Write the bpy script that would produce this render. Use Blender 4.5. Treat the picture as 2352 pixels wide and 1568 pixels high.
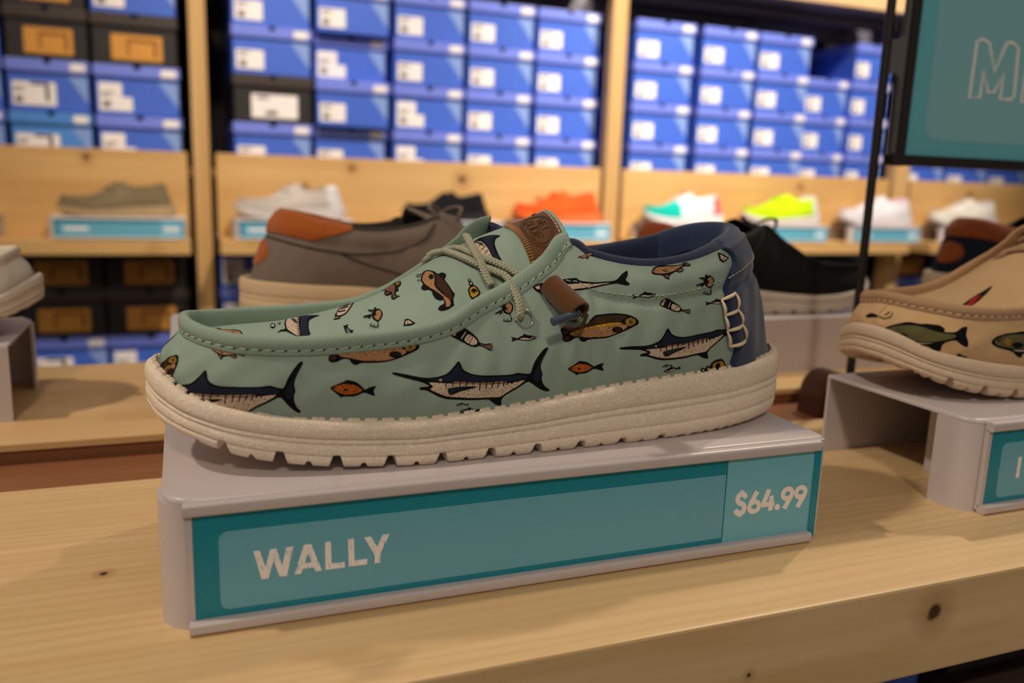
import bpy, bmesh, math, random
import numpy as np
from mathutils import Vector, Matrix, geometry

for _o in list(bpy.data.objects): bpy.data.objects.remove(_o, do_unlink=True)
SC = bpy.context.scene
COL = SC.collection
random.seed(7)

# ---------------------------------------------------------------- camera
CAM_POS = Vector((.0008, -.2931, .1612))
YAW, PITCH, ROLL, FPX = .37487, .19194, .03343, 1940.9
def _cam():
    f = Vector((math.sin(YAW)*math.cos(PITCH), math.cos(YAW)*math.cos(PITCH), -math.sin(PITCH)))
    r = Vector((math.cos(YAW), -math.sin(YAW), 0)); u = r.cross(f)
    r2 = r*math.cos(ROLL) + u*math.sin(ROLL); u2 = u*math.cos(ROLL) - r*math.sin(ROLL)
    m = Matrix((r2, u2, -f)).transposed().to_4x4(); m.translation = CAM_POS
    cd = bpy.data.cameras.new('camera'); cd.sensor_width = 36; cd.lens = FPX*36/2352
    cd.clip_start = .01; cd.clip_end = 50
    cd.dof.use_dof = True; cd.dof.focus_distance = .36; cd.dof.aperture_fstop = 7.0
    o = bpy.data.objects.new('camera', cd); COL.objects.link(o); o.matrix_world = m; SC.camera = o
_cam()

# ---------------------------------------------------------------- ambient light, lamps, exposure
W = bpy.data.worlds.new('shop'); SC.world = W; W.use_nodes = True
W.node_tree.nodes['Background'].inputs[0].default_value = (1.0, .88, .78, 1)
W.node_tree.nodes['Background'].inputs[1].default_value = .095
def lamp(name, loc, aim, watts, color, size, spot=None, blend=.5):
    ld = bpy.data.lights.new(name, 'SPOT' if spot else 'AREA')
    ld.energy = watts; ld.color = color
    if spot: ld.spot_size = math.radians(spot); ld.spot_blend = blend; ld.shadow_soft_size = size
    else: ld.shape = 'DISK'; ld.size = size
    o = bpy.data.objects.new(name, ld); COL.objects.link(o); o.location = loc
    o.rotation_euler = (Vector(aim) - Vector(loc)).to_track_quat('-Z', 'Y').to_euler()
WARM, NEUT = (1.0, .85, .68), (1.0, .92, .85)
lamp('track_spot_table_right', (1.75, .95, 2.05), (.62, .05, 0), 44, WARM, .05, 34, 1.0)
lamp('track_spot_table_left', (-1.35, .25, 2.0), (-.10, .10, 0), 42, WARM, .06, 46, 1.0)
lamp('front_fill_spot', (-.35, -1.75, 1.75), (.25, .10, .05), 27, WARM, .12, 60)  # added fill light for the shoe side and sign fronts, no known fixture
lamp('track_spot_wall_middle', (.75, .35, 1.9), (.75, 2.0, .25), 82, NEUT, .05, 62, .8)
lamp('track_spot_wall_right', (1.75, .45, 1.9), (1.75, 2.0, .30), 132, NEUT, .05, 62, .8)
lamp('track_spot_wall_left', (-.35, .45, 1.9), (-.25, 2.0, .25), 36, WARM, .05, 60, .8)
SC.view_settings.view_transform = 'Standard'; SC.view_settings.look = 'None'
SC.view_settings.gamma = 1; SC.view_settings.use_curve_mapping = False
SC.view_settings.exposure = 1.2
# ---------------------------------------------------------------- shoe form (pure numpy)
# 38 stations round the shoe: 0 toe, 1..18 near side, 19 heel, 20..37 far side
NEAR = [  # sole x, y, bottom z, feather z, topline x, y, z, bulge
 (-.0142,.0570,.0685,.0862, -.0010,.0570,.0985,.0026),
 (-.0130,.0480,.0681,.0856, -.0003,.0490,.0983,.0026),
 (-.0090,.0372,.0656,.0832,  .0022,.0408,.0978,.0026),
 ( .0008,.0268,.0620,.0776,  .0090,.0302,.0967,.0028),
 ( .0180,.0185,.0563,.0735,  .0205,.0225,.0953,.0028),
 ( .0450,.0135,.0518,.0694,  .0445,.0175,.0948,.0026),
 ( .0800,.0115,.0492,.0673,  .0793,.0185,.0966,.0030),
 ( .1000,.0119,.0490,.0680,  .0984,.0210,.1000,.0036),
 ( .1180,.0125,.0490,.0691,  .1128,.0245,.1070,.0046),
 ( .1350,.0130,.0490,.0706,  .1297,.0290,.1139,.0058),
 ( .1490,.0137,.0490,.0723,  .1476,.0350,.1239,.0068),
 ( .1580,.0141,.0490,.0733,  .1577,.0400,.1328,.0072),
 ( .1660,.0145,.0490,.0742,  .1645,.0360,.1291,.0066),
 ( .1800,.0152,.0490,.0753,  .1785,.0300,.1259,.0056),
 ( .1990,.0165,.0490,.0765,  .1937,.0265,.1254,.0050),
 ( .2180,.0188,.0492,.0773,  .2115,.0265,.1280,.0046),
 ( .2360,.0224,.0496,.0779,  .2263,.0300,.1319,.0040),
 ( .2570,.0300,.0502,.0790,  .2405,.0382,.1352,.0026),
 ( .2750,.0420,.0508,.0798,  .2525,.0500,.1376,.0018),
 ( .2850,.0620,.0510,.0802,  .2575,.0625,.1386,.0016)]
FAR = [  # counterparts of near stations 18..1: sole x, y, topline x, y, z
 ( .2750,.0830, .2535,.0750,.1386),
 ( .2580,.0945, .2445,.0860,.1365),
 ( .2370,.1005, .2285,.0935,.1315),
 ( .2190,.1025, .2115,.0965,.1280),
 ( .2000,.1030, .1940,.0975,.1255),
 ( .1800,.1025, .1740,.0950,.1262),
 ( .1650,.1022, .1520,.0915,.1308),
 ( .1550,.1025, .1350,.0880,.1372),
 ( .1440,.1030, .1250,.0900,.1285),
 ( .1300,.1040, .1145,.0932,.1192),
 ( .1150,.1060, .1035,.0975,.1108),
 ( .0980,.1085, .0905,.1015,.1022),
 ( .0800,.1110, .0750,.1050,.0962),
 ( .0480,.1125, .0445,.1030,.0940),
 ( .0210,.1070, .0200,.0955,.0943),
 ( .0020,.0940, .0060,.0845,.0953),
 (-.0082,.0780, .0018,.0730,.0970),
 (-.0128,.0670,-.0003,.0650,.0982)]
BASE = np.array([.1350, .0620, .0490])          # the shoe's own origin: middle of the sole, on the ground
_rows = [list(r) for r in NEAR]
for _i, _f in enumerate(FAR):
    _n = NEAR[18 - _i]
    _rows.append([_f[0], _f[1], _n[2], _n[3], _f[2], _f[3], _f[4], _n[7]])
STN = np.array(_rows); NS = len(STN)
STN[:, 0] -= BASE[0]; STN[:, 1] -= BASE[1]; STN[:, 2] -= BASE[2]; STN[:, 3] -= BASE[2]
STN[:, 4] -= BASE[0]; STN[:, 5] -= BASE[1]; STN[:, 6] -= BASE[2]

def spl(t, cols):
    """periodic Catmull-Rom through the stations"""
    t = np.asarray(t, float) % NS
    i = np.floor(t).astype(int); f = (t - i)[..., None]
    A = STN[:, cols]
    p0, p1, p2, p3 = A[(i - 1) % NS], A[i % NS], A[(i + 1) % NS], A[(i + 2) % NS]
    return .5 * (2*p1 + (p2 - p0)*f + (2*p0 - 5*p1 + 4*p2 - p3)*f**2 + (3*p1 - p0 - 3*p2 + p3)*f**3)

def plan_normal(t, cols):
    d = spl(np.asarray(t) + .02, cols) - spl(np.asarray(t) - .02, cols)
    n = np.stack([d[..., 1], -d[..., 0]], -1)
    return n / np.maximum(np.linalg.norm(n, axis=-1, keepdims=True), 1e-9)

def smooth(x, a, b):
    x = np.clip((x - a) / (b - a), 0, 1); return x*x*(3 - 2*x)

def collar_mask(t):
    t = np.asarray(t) % NS
    return smooth(t, 10.6, 12.2) * (1 - smooth(t, 25.8, 27.4))

def wall(t, v, off=0.0):
    """side wall of the upper; v 0 at the sole, 1 at the top line"""
    t = np.asarray(t, float); v = np.asarray(v, float)
    t, v = np.broadcast_arrays(t, v)
    s = spl(t, [0, 1, 3]); T = spl(t, [4, 5, 6]); B = spl(t, [7])[..., 0]
    n = plan_normal(t, [0, 1])
    tm = np.minimum(np.mod(t, NS), NS - np.mod(t, NS)); ins = .0036 + .0036*smooth(tm, 16.2, 18.2) + .0020*(1 - smooth(tm, 1.5, 4.0))
    F = np.stack([s[..., 0] - n[..., 0]*ins, s[..., 1] - n[..., 1]*ins, s[..., 2] - .0022], -1)
    P = F*(1 - v[..., None]) + T*v[..., None]
    vc = np.clip(v, 0, 1)
    b = B*np.sin(np.pi*vc**.9)
    cm = collar_mask(t)
    vs = .70
    b = b + cm*(-.0013*np.exp(-((v - vs)/.035)**2) + .0016*np.exp(-((v - .87)/.09)**2))
    # soft wrinkles of the cloth
    b = b + .00035*np.sin(t*3.1 + v*5)*np.sin(np.pi*vc) + .00025*np.sin(t*7.3 - v*9)*np.sin(np.pi*vc)
    P = P + np.concatenate([n*(b + off)[..., None], (0*b)[..., None]], -1)
    return P

_tt = np.linspace(0, NS, 3801)
_mid = wall(_tt, .35*np.ones_like(_tt))
_arc = np.concatenate([[0], np.cumsum(np.linalg.norm(np.diff(_mid, axis=0), axis=1))])
ARC = _arc[-1]
_hh = wall(_tt[:, None], np.linspace(0, 1, 25)[None, :])
HGT = np.linalg.norm(np.diff(_hh, axis=1), axis=2).sum(1)
def t_of_u(u): return np.interp(np.mod(u, ARC), _arc, _tt)
def u_of_t(t): return np.interp(np.mod(t, NS), _tt, _arc)
def h_of_t(t): return np.interp(np.mod(t, NS), _tt, HGT)
def wall_uh(u, h, off=0.0):
    t = t_of_u(u); return wall(t, np.clip(np.asarray(h)/h_of_t(t), -.05, 1.03), off)

CROWN_T = [0, 1, 2, 3, 4, 5, 6, 7, 8, 9, 10, 11, 12]
CROWN_H = [0, -.0005, -.001, -.0005, .0012, .0048, .0118, .0160, .0168, .0155, .0125, .0092, .0065]
def vamp(a, b, off=0.0):
    """plug of the toe and tongue; a = station from the toe (0..11.7), b 0 near edge, 1 far edge"""
    a = np.asarray(a, float); b = np.asarray(b, float); a, b = np.broadcast_arrays(a, b)
    ac = np.minimum(a, 10.9)
    def edge(t):
        T = spl(t, [4, 5, 6]); n = plan_normal(t, [4, 5])
        return np.stack([T[..., 0] - n[..., 0]*.0034, T[..., 1] - n[..., 1]*.0034, T[..., 2] - .0006], -1)
    En, Ef = edge(ac), edge(NS - ac)
    k = smooth(a, 8.0, 10.4)[..., None]; f = ((a - 9)/2.7)[..., None]      # the tongue leaves the eyestays
    Tn = (np.array([.1250, .0335, .1145])*(1 - f) + np.array([.1570, .0390, .1330])*f) - BASE
    Tf = (np.array([.1190, .0860, .1200])*(1 - f) + np.array([.1580, .0790, .1440])*f) - BASE
    En = En*(1 - k) + Tn*k; Ef = Ef*(1 - k) + Tf*k
    P = En*(1 - b[..., None]) + Ef*b[..., None]
    h = np.interp(a, CROWN_T, CROWN_H)
    P = P + np.stack([0*h, 0*h, h*(1 - np.abs(2*b - 1)**2.3)], -1)
    if np.any(off):
        e = 1e-3
        da = vamp(np.minimum(a + e*10, 11.7), b) - vamp(np.maximum(a - e*10, 0.05), b)
        db = vamp(a, np.minimum(b + e, 1)) - vamp(a, np.maximum(b - e, 0))
        N = np.cross(da, -db); N /= np.maximum(np.linalg.norm(N, axis=-1, keepdims=True), 1e-12)
        N = N*np.where(N[..., 2:3] < 0, -1, 1)
        P = P + N*np.asarray(off, float)[..., None]
    return P
_aa = np.linspace(0.3, 11.7, 400)
_vm = vamp(_aa, .5*np.ones_like(_aa))
VARC = np.concatenate([[0], np.cumsum(np.linalg.norm(np.diff(_vm, axis=0), axis=1))])
_vw = np.linalg.norm(np.diff(vamp(_aa[:, None], np.linspace(0, 1, 31)[None, :]), axis=1), axis=2).sum(1)
def vamp_ab(p, q):
    a = np.interp(p, VARC, _aa); w = np.interp(a, _aa, _vw)
    return a, .5 + np.asarray(q)/w
def vamp_pq(p, q, off=0.0):
    a, b = vamp_ab(p, q); return vamp(a, np.clip(b, .0, 1.0), off)
MOTIF = {
 'marlin': [('ink',[(60,450),(70,480),(300,535),(480,580),(560,620),(590,640),(440,650),(440,684),(540,694),(620,735),(700,780),(820,820),(960,834),(1180,836),(1400,824),(1430,845),(1490,893),(1560,920),(1575,880),(1570,835),(1590,795),(1650,745),(1800,665),(1945,575),(2000,605),(2080,665),(2180,712),(2250,722),(2272,695),(2200,660),(2150,600),(2135,530),(2150,470),(2120,400),(2130,330),(2170,230),(2228,110),(2205,95),(2160,130),(2090,230),(2030,340),(1990,460),(1960,473),(1880,467),(1800,452),(1700,477),(1500,488),(1300,486),(1180,476),(1090,441),(1040,396),(1017,330),(1000,296),(975,298),(938,348),(876,426),(816,476),(720,508),(600,524),(480,514),(280,474),(120,450)]),('navy',[(560,548),(720,530),(830,505),(900,447),(962,352),(985,326),(1004,392),(1050,446),(1120,486),(1300,510),(1700,500),(1800,480),(1900,494),(1950,512),(1900,545),(1700,575),(1400,588),(1200,598),(1000,590),(800,580),(640,572)]),('cream',[(555,583),(640,588),(800,602),(1000,612),(1200,617),(1500,612),(1750,584),(1920,548),(1800,636),(1650,716),(1560,786),(1480,794),(1180,804),(960,800),(830,785),(720,745),(640,706),(580,680),(625,655),(625,630)]),('tan',[(900,578),(1000,586),(1200,592),(1400,584),(1640,568),(1640,592),(1400,606),(1200,612),(1000,606),(900,596)]),('navy2',[(2010,480),(2080,370),(2140,240),(2190,140),(2150,260),(2110,350),(2100,410),(2128,470),(2115,530),(2080,600),(2020,560)]),('ink',[(808,574),(794,649),(808,651),(822,576)]),('ink',[(905,569),(891,644),(905,646),(919,571)]),('ink',[(1008,569),(994,639),(1008,641),(1022,571)]),('ink',[(1098,569),(1084,639),(1098,641),(1112,571)]),('ink',[(1188,568),(1174,608),(1188,612),(1202,572)]),('ink',[(1275,574),(1261,689),(1275,691),(1289,576)]),('ink',[(1365,579),(1351,669),(1365,671),(1379,581)]),('ink',[(1451,574),(1437,654),(1451,656),(1465,576)]),('ink',[(1531,574),(1517,644),(1531,646),(1545,576)]),('ink',[(1601,568),(1587,633),(1601,637),(1615,572)]),('ink',[(1655,563),(1641,608),(1655,612),(1669,567)]),('ink',[(1715,558),(1701,598),(1715,602),(1729,562)]),('ink',[(826,684),(870,662),(1270,634),(1160,676),(990,722),(892,764),(852,752)]),('teal',[(846,692),(874,676),(1150,654),(980,706),(890,746),(864,740)]),('cream',[(750,553),(748,561),(743,568),(735,572),(727,572),(719,568),(714,561),(712,553),(714,545),(719,538),(727,534),(735,534),(743,538),(748,545)]),('navy',[(741,553),(740,558),(736,562),(732,565),(726,565),(722,562),(718,558),(717,553),(718,548),(722,544),(726,541),(732,541),(736,544),(740,548)]),],
 'snapper': [('ink',[(1425,690),(1470,660),(1530,625),(1560,603),(1640,612),(1690,645),(1715,668),(1750,642),(1812,620),(1787,665),(1812,707),(1770,702),(1715,687),(1660,722),(1620,737),(1545,744),(1530,760),(1510,742),(1465,717)]),('orange',[(1447,690),(1490,660),(1545,637),(1620,637),(1668,653),(1700,675),(1650,708),(1560,729),(1490,714)]),('ink',[(1573,687),(1571,691),(1566,694),(1559,696),(1551,696),(1544,694),(1539,691),(1537,687),(1539,683),(1544,680),(1551,678),(1559,678),(1566,680),(1571,683)]),('ink',[(1475,685),(1474,688),(1472,690),(1470,692),(1466,692),(1464,690),(1462,688),(1461,685),(1462,682),(1464,680),(1466,678),(1470,678),(1472,680),(1474,682)]),],
 'bottle': [('ink',[(152,325),(182,258),(240,212),(302,238),(402,302),(462,358),(477,403),(540,423),(600,413),(620,450),(602,499),(568,487),(548,467),(480,437),(440,453),(378,443),(278,393),(198,353)]),('cream',[(172,318),(226,240),(256,252),(206,334)]),('cream',[(272,362),(322,288),(332,294),(282,368)]),('cream',[(302,382),(352,308),(420,348),(456,386),(446,424),(390,432)]),('rust',[(488,416),(545,436),(598,424),(610,450),(595,486),(556,462),(492,429)]),('ink',[(238,231),(188,311),(192,313),(242,233)]),('ink',[(373,323),(323,393),(327,397),(377,327)]),('ink',[(402,343),(357,413),(363,417),(408,347)]),],
 'mackerel': [('ink',[(815,343),(850,350),(885,360),(920,338),(945,328),(960,306),(985,323),(1040,328),(1085,338),(1099,350),(1070,372),(1010,387),(940,380),(885,373),(850,387),(816,394),(840,368)]),('cream',[(905,366),(950,350),(1010,358),(1065,362),(1010,377),(940,372)]),('grey',[(1040,338),(1080,344),(1086,352),(1060,358),(1040,352)]),],
 'spanish': [('ink',[(1460,935),(1500,908),(1600,880),(1740,853),(1825,843),(1860,872),(1980,884),(2100,882),(2175,872),(2225,820),(2285,788),(2280,835),(2252,872),(2297,905),(2288,922),(2235,914),(2180,897),(2060,920),(1920,948),(1800,958),(1650,985),(1540,1000),(1490,970)]),('cream',[(1560,935),(1700,905),(1850,893),(2000,900),(2150,891),(2050,909),(1900,935),(1780,945),(1620,968),(1560,965)]),('cream',[(1482,935),(1515,918),(1520,950),(1500,955)]),],
 'trout': [('ink',[(1345,270),(1370,246),(1430,253),(1500,248),(1560,233),(1650,203),(1690,148),(1740,106),(1850,93),(1980,90),(2080,103),(2150,133),(2194,170),(2187,207),(2100,252),(2000,303),(1900,343),(1780,363),(1660,373),(1620,400),(1580,387),(1550,347),(1490,354),(1450,387),(1400,400),(1365,382),(1370,330)]),('brown',[(1560,246),(1700,172),(1750,124),(1850,110),(1980,107),(2080,121),(2040,150),(2000,187),(1900,187),(1750,206),(1620,250)]),('tan',[(1440,322),(1560,290),(1700,252),(1900,222),(2040,205),(2080,235),(2000,290),(1900,328),(1780,346),(1650,352),(1560,337),(1490,337)]),('yellow',[(1440,300),(1560,262),(1700,227),(1850,192),(2000,190),(2036,200),(1900,220),(1700,250),(1560,288),(1440,322)]),('gold',[(2042,160),(2100,132),(2148,155),(2158,190),(2110,228),(2060,223)]),('ink',[(2119,178),(2117,185),(2113,191),(2106,195),(2098,195),(2091,191),(2087,185),(2085,178),(2087,171),(2091,165),(2098,161),(2106,161),(2113,165),(2117,171)]),('gold',[(2113,176),(2112,180),(2110,183),(2106,185),(2102,185),(2098,183),(2096,180),(2095,176),(2096,172),(2098,169),(2102,167),(2106,167),(2110,169),(2112,172)]),('ink',[(2023,265),(2017,279),(2001,290),(1978,296),(1952,296),(1929,290),(1913,279),(1907,265),(1913,251),(1929,240),(1952,234),(1978,234),(2001,240),(2017,251)]),('brown',[(2012,265),(2008,275),(1995,282),(1978,286),(1958,286),(1941,282),(1928,275),(1924,265),(1928,255),(1941,248),(1958,244),(1978,244),(1995,248),(2008,255)]),('brown',[(1360,275),(1410,262),(1432,280),(1420,305),(1380,320)]),('brown',[(1375,345),(1420,330),(1440,350),(1410,385),(1380,375)]),],
 'carp': [('ink',[(466,310),(488,272),(518,252),(600,236),(700,236),(780,231),(830,211),(860,201),(919,230),(902,252),(850,249),(803,259),(836,280),(823,313),(770,319),(745,304),(692,339),(673,353),(671,404),(628,388),(597,353),(540,349),(478,339)]),('tan',[(480,310),(520,266),(640,250),(760,244),(835,222),(790,260),(700,313),(600,336),(500,328)]),('rust',[(620,348),(660,348),(660,388),(632,378)]),('rust',[(752,296),(800,272),(822,284),(812,304),(772,308)]),('rust',[(835,222),(862,212),(905,231),(860,238)]),('ink',[(651,292),(648,298),(641,303),(631,306),(619,306),(609,303),(602,298),(599,292),(602,286),(609,281),(619,278),(631,278),(641,281),(648,286)]),('tan',[(643,292),(641,296),(636,299),(629,301),(621,301),(614,299),(609,296),(607,292),(609,288),(614,285),(621,283),(629,283),(636,285),(641,288)]),('ink',[(504,300),(503,303),(502,305),(499,306),(497,306),(494,305),(493,303),(492,300),(493,297),(494,295),(497,294),(499,294),(502,295),(503,297)]),],
 'catfish': [('ink',[(1660,230),(1680,150),(1730,128),(1790,148),(1840,183),(1880,163),(1922,178),(1918,215),(1902,230),(1962,300),(1992,350),(2014,375),(2008,410),(1998,430),(2003,510),(2012,547),(1940,567),(1858,552),(1836,520),(1868,488),(1903,478),(1898,432),(1858,442),(1808,422),(1783,382),(1778,357),(1740,343),(1700,354),(1665,340),(1670,310),(1688,300),(1663,260)]),('brown',[(1800,165),(1850,205),(1900,245),(1950,305),(1985,370),(1985,440),(1975,470),(1930,400),(1870,340),(1815,295),(1825,230)]),('tan',[(1673,250),(1692,172),(1730,145),(1788,165),(1808,230),(1798,300),(1850,350),(1900,390),(1950,430),(1975,490),(1960,535),(1918,520),(1922,470),(1890,400),(1830,360),(1770,333),(1710,298)]),('ink',[(1794,215),(1792,227),(1785,237),(1775,242),(1765,242),(1755,237),(1748,227),(1746,215),(1748,203),(1755,193),(1765,188),(1775,188),(1785,193),(1792,203)]),('ink',[(1679,171),(1611,184),(1613,192),(1681,179)]),('ink',[(1671,199),(1613,212),(1615,220),(1673,207)]),('ink',[(1671,249),(1623,258),(1625,266),(1673,257)]),],
 'ylure': [('ink',[(2146,340),(2178,300),(2222,296),(2260,330),(2284,382),(2195,444),(2160,400)]),('yellow',[(2162,342),(2190,318),(2220,312),(2246,340),(2264,380),(2200,425),(2174,395)]),('ink',[(2185,335),(2235,335),(2250,375),(2228,360),(2215,390),(2200,362),(2188,378)]),('ink',[(2204,285),(2202,295),(2195,302),(2185,306),(2175,306),(2165,302),(2158,295),(2156,285),(2158,275),(2165,268),(2175,264),(2185,264),(2195,268),(2202,275)]),('cream',[(2191,285),(2190,289),(2187,293),(2182,295),(2178,295),(2173,293),(2170,289),(2169,285),(2170,281),(2173,277),(2178,275),(2182,275),(2187,277),(2190,281)]),('ink',[(2181,246),(2179,254),(2174,260),(2167,264),(2159,264),(2152,260),(2147,254),(2145,246),(2147,238),(2152,232),(2159,228),(2167,228),(2174,232),(2179,238)]),('cream',[(2171,246),(2170,249),(2168,252),(2165,254),(2161,254),(2158,252),(2156,249),(2155,246),(2156,243),(2158,240),(2161,238),(2165,238),(2168,240),(2170,243)]),],
 'perch': [('ink',[(1222,355),(1258,308),(1340,282),(1400,257),(1454,252),(1454,292),(1423,320),(1434,347),(1398,362),(1408,393),(1454,415),(1412,427),(1380,453),(1352,432),(1357,383),(1310,408),(1277,392),(1287,357),(1248,348)]),('rust',[(1262,335),(1300,305),(1370,285),(1395,300),(1390,350),(1385,400),(1372,405),(1360,362),(1310,362)]),('gold',[(1400,275),(1442,264),(1440,288),(1412,306)]),('rust',[(1366,420),(1390,400),(1430,415),(1400,420),(1380,440)]),('rust',[(1290,390),(1330,372),(1345,372),(1310,398)]),],
 'striped': [('ink',[(742,662),(772,630),(767,600),(828,518),(888,483),(974,467),(932,532),(882,592),(822,622),(823,652)]),('cream',[(780,600),(836,526),(890,493),(950,480),(920,530),(876,584),(818,610)]),('ink',[(832,551),(907,528),(903,516),(828,539)]),('ink',[(852,526),(932,501),(928,489),(848,514)]),('ink',[(806,579),(881,564),(879,556),(804,571)]),('tan',[(758,654),(784,630),(808,632),(812,646)]),],
 'rlure': [('ink',[(1146,600),(1177,548),(1232,536),(1269,580),(1258,632),(1215,679),(1162,648)]),('tan',[(1168,610),(1195,570),(1232,552),(1254,584),(1244,628),(1214,662),(1180,636)]),('ink',[(1200,540),(1199,546),(1195,550),(1190,553),(1184,553),(1179,550),(1175,546),(1174,540),(1175,534),(1179,530),(1184,527),(1190,527),(1195,530),(1199,534)]),('ink',[(1180,554),(1112,554),(1112,566),(1180,566)]),('ink',[(1158,582),(1123,549),(1117,555),(1152,588)]),('ink',[(1148,603),(1066,625),(1070,639),(1152,617)]),('ink',[(1137,620),(1107,632),(1113,648),(1143,636)]),('ink',[(1209,670),(1210,735),(1218,735),(1217,670)]),('ink',[(1214,733),(1178,733),(1178,743),(1214,743)]),('ink',[(1182,738),(1179,705),(1171,705),(1174,738)]),('ink',[(1179,730),(1133,717),(1131,727),(1177,740)]),('ink',[(1138,724),(1150,700),(1142,696),(1130,720)]),('ink',[(1208,738),(1227,715),(1221,709),(1202,732)]),('ink',[(1197,600),(1196,609),(1192,616),(1186,619),(1180,619),(1174,616),(1170,609),(1169,600),(1170,591),(1174,584),(1180,581),(1186,581),(1192,584),(1196,591)]),],
 'minnow': [('ink',[(852,708),(880,715),(890,697),(908,705),(897,730),(930,763),(961,763),(948,790),(953,818),(883,815),(868,760)]),('grey',[(884,760),(895,742),(922,775),(935,800),(930,810),(892,808)]),],
 'mfrag': [('ink',[(240,705),(252,650),(300,618),(400,610),(430,603),(500,612),(617,604),(560,627),(494,662),(494,740),(516,790),(508,832),(370,832),(318,800),(262,773),(200,776),(158,792),(200,762),(256,752)]),('cream',[(256,700),(268,645),(320,626),(398,622),(390,700),(402,780),(402,826),(372,822),(322,785),(270,755)]),('navy',[(412,622),(440,615),(520,622),(480,650),(480,745),(500,795),(496,826),(416,826),(398,720)]),('teal',[(310,655),(340,645),(365,665),(380,700),(345,690)]),('ink',[(375,643),(412,643),(412,637),(375,637)]),('ink',[(375,665),(412,665),(412,659),(375,659)]),('ink',[(375,687),(412,687),(412,681),(375,681)]),('ink',[(375,709),(412,709),(412,703),(375,703)]),('ink',[(375,731),(412,731),(412,725),(375,725)]),('ink',[(375,753),(412,753),(412,747),(375,747)]),('ink',[(375,775),(412,775),(412,769),(375,769)]),('ink',[(375,797),(412,797),(412,791),(375,791)]),('ink',[(375,819),(412,819),(412,813),(375,813)]),],
 'mfrag2': [('ink',[(640,480),(690,425),(735,392),(880,363),(1004,370),(936,412),(920,470),(955,560),(1004,640),(1056,756),(955,704),(850,664),(756,612),(686,536)]),('cream',[(668,482),(712,440),(764,446),(836,520),(896,620),(930,686),(850,648),(764,592),(698,528)]),('navy',[(760,408),(880,376),(960,380),(905,410),(890,470),(930,570),(980,650),(1020,728),(955,680),(880,580),(830,490)]),('teal',[(690,455),(760,462),(810,520),(740,485)]),('ink',[(702,472),(762,432),(758,428),(698,468)]),('ink',[(736,514),(790,474),(786,470),(732,510)]),('ink',[(770,556),(818,516),(814,512),(766,552)]),('ink',[(804,598),(846,558),(842,554),(800,594)]),('ink',[(838,640),(874,600),(870,596),(834,636)]),('ink',[(872,682),(902,642),(898,638),(868,678)]),],
 'tri': [('ink',[(1478,724),(1492,648),(1532,642),(1606,690),(1560,712)]),('cream',[(1494,708),(1506,666),(1530,660),(1576,690)]),('ink',[(1517,666),(1527,711),(1533,709),(1523,664)]),],
 'ring': [('ink',[(151,716),(148,728),(140,738),(128,743),(116,743),(104,738),(96,728),(93,716),(96,704),(104,694),(116,689),(128,689),(140,694),(148,704)]),('mint',[(141,716),(139,724),(134,730),(126,734),(118,734),(110,730),(105,724),(103,716),(105,708),(110,702),(118,698),(126,698),(134,702),(139,708)]),('ink',[(108,740),(136,740),(128,728),(116,728)]),],
 'bass': [('ink',[(540,965),(570,930),(640,905),(720,893),(770,882),(860,893),(900,885),(985,888),(1030,915),(1025,940),(1110,945),(1160,915),(1215,912),(1195,975),(1212,1030),(1200,1070),(1160,1050),(1110,1000),(1020,1018),(1000,1085),(960,1075),(915,1038),(780,1040),(770,1075),(735,1065),(700,1030),(600,1008),(560,990)]),('olive',[(560,965),(600,930),(700,908),(860,905),(1000,945),(1110,960),(1110,985),(1000,1005),(860,1015),(720,1010),(600,995)]),('cream',[(700,1018),(860,1022),(960,1016),(860,1030),(720,1028)]),('ink',[(777,985),(773,995),(761,1002),(744,1006),(726,1006),(709,1002),(697,995),(693,985),(697,975),(709,968),(726,964),(744,964),(761,968),(773,975)]),('ink',[(616,945),(614,952),(610,958),(604,961),(596,961),(590,958),(586,952),(584,945),(586,938),(590,932),(596,929),(604,929),(610,932),(614,938)]),('gold',[(608,945),(607,948),(605,951),(602,953),(598,953),(595,951),(593,948),(592,945),(593,942),(595,939),(598,937),(602,937),(605,939),(607,942)]),('gold',[(625,960),(660,930),(690,960),(660,1000)]),],
 'hook': [('ink',[(466,830),(500,812),(560,825),(555,842),(480,846)]),('olive',[(558,841),(598,858),(602,846),(562,829)]),('olive',[(602,858),(652,844),(648,832),(598,846)]),('olive',[(655,841),(673,808),(663,802),(645,835)]),('olive',[(603,829),(643,804),(637,796),(597,821)]),],
 'fly': [('ink',[(1050,1135),(1110,1120),(1140,1100),(1160,1118),(1200,1125),(1190,1160),(1130,1165),(1100,1145)]),],
 'redfly': [('ink',[(1125,775),(1240,690),(1390,610),(1360,650),(1260,740),(1180,780)]),('red',[(1170,772),(1240,700),(1300,680),(1230,750)]),],
}
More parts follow.
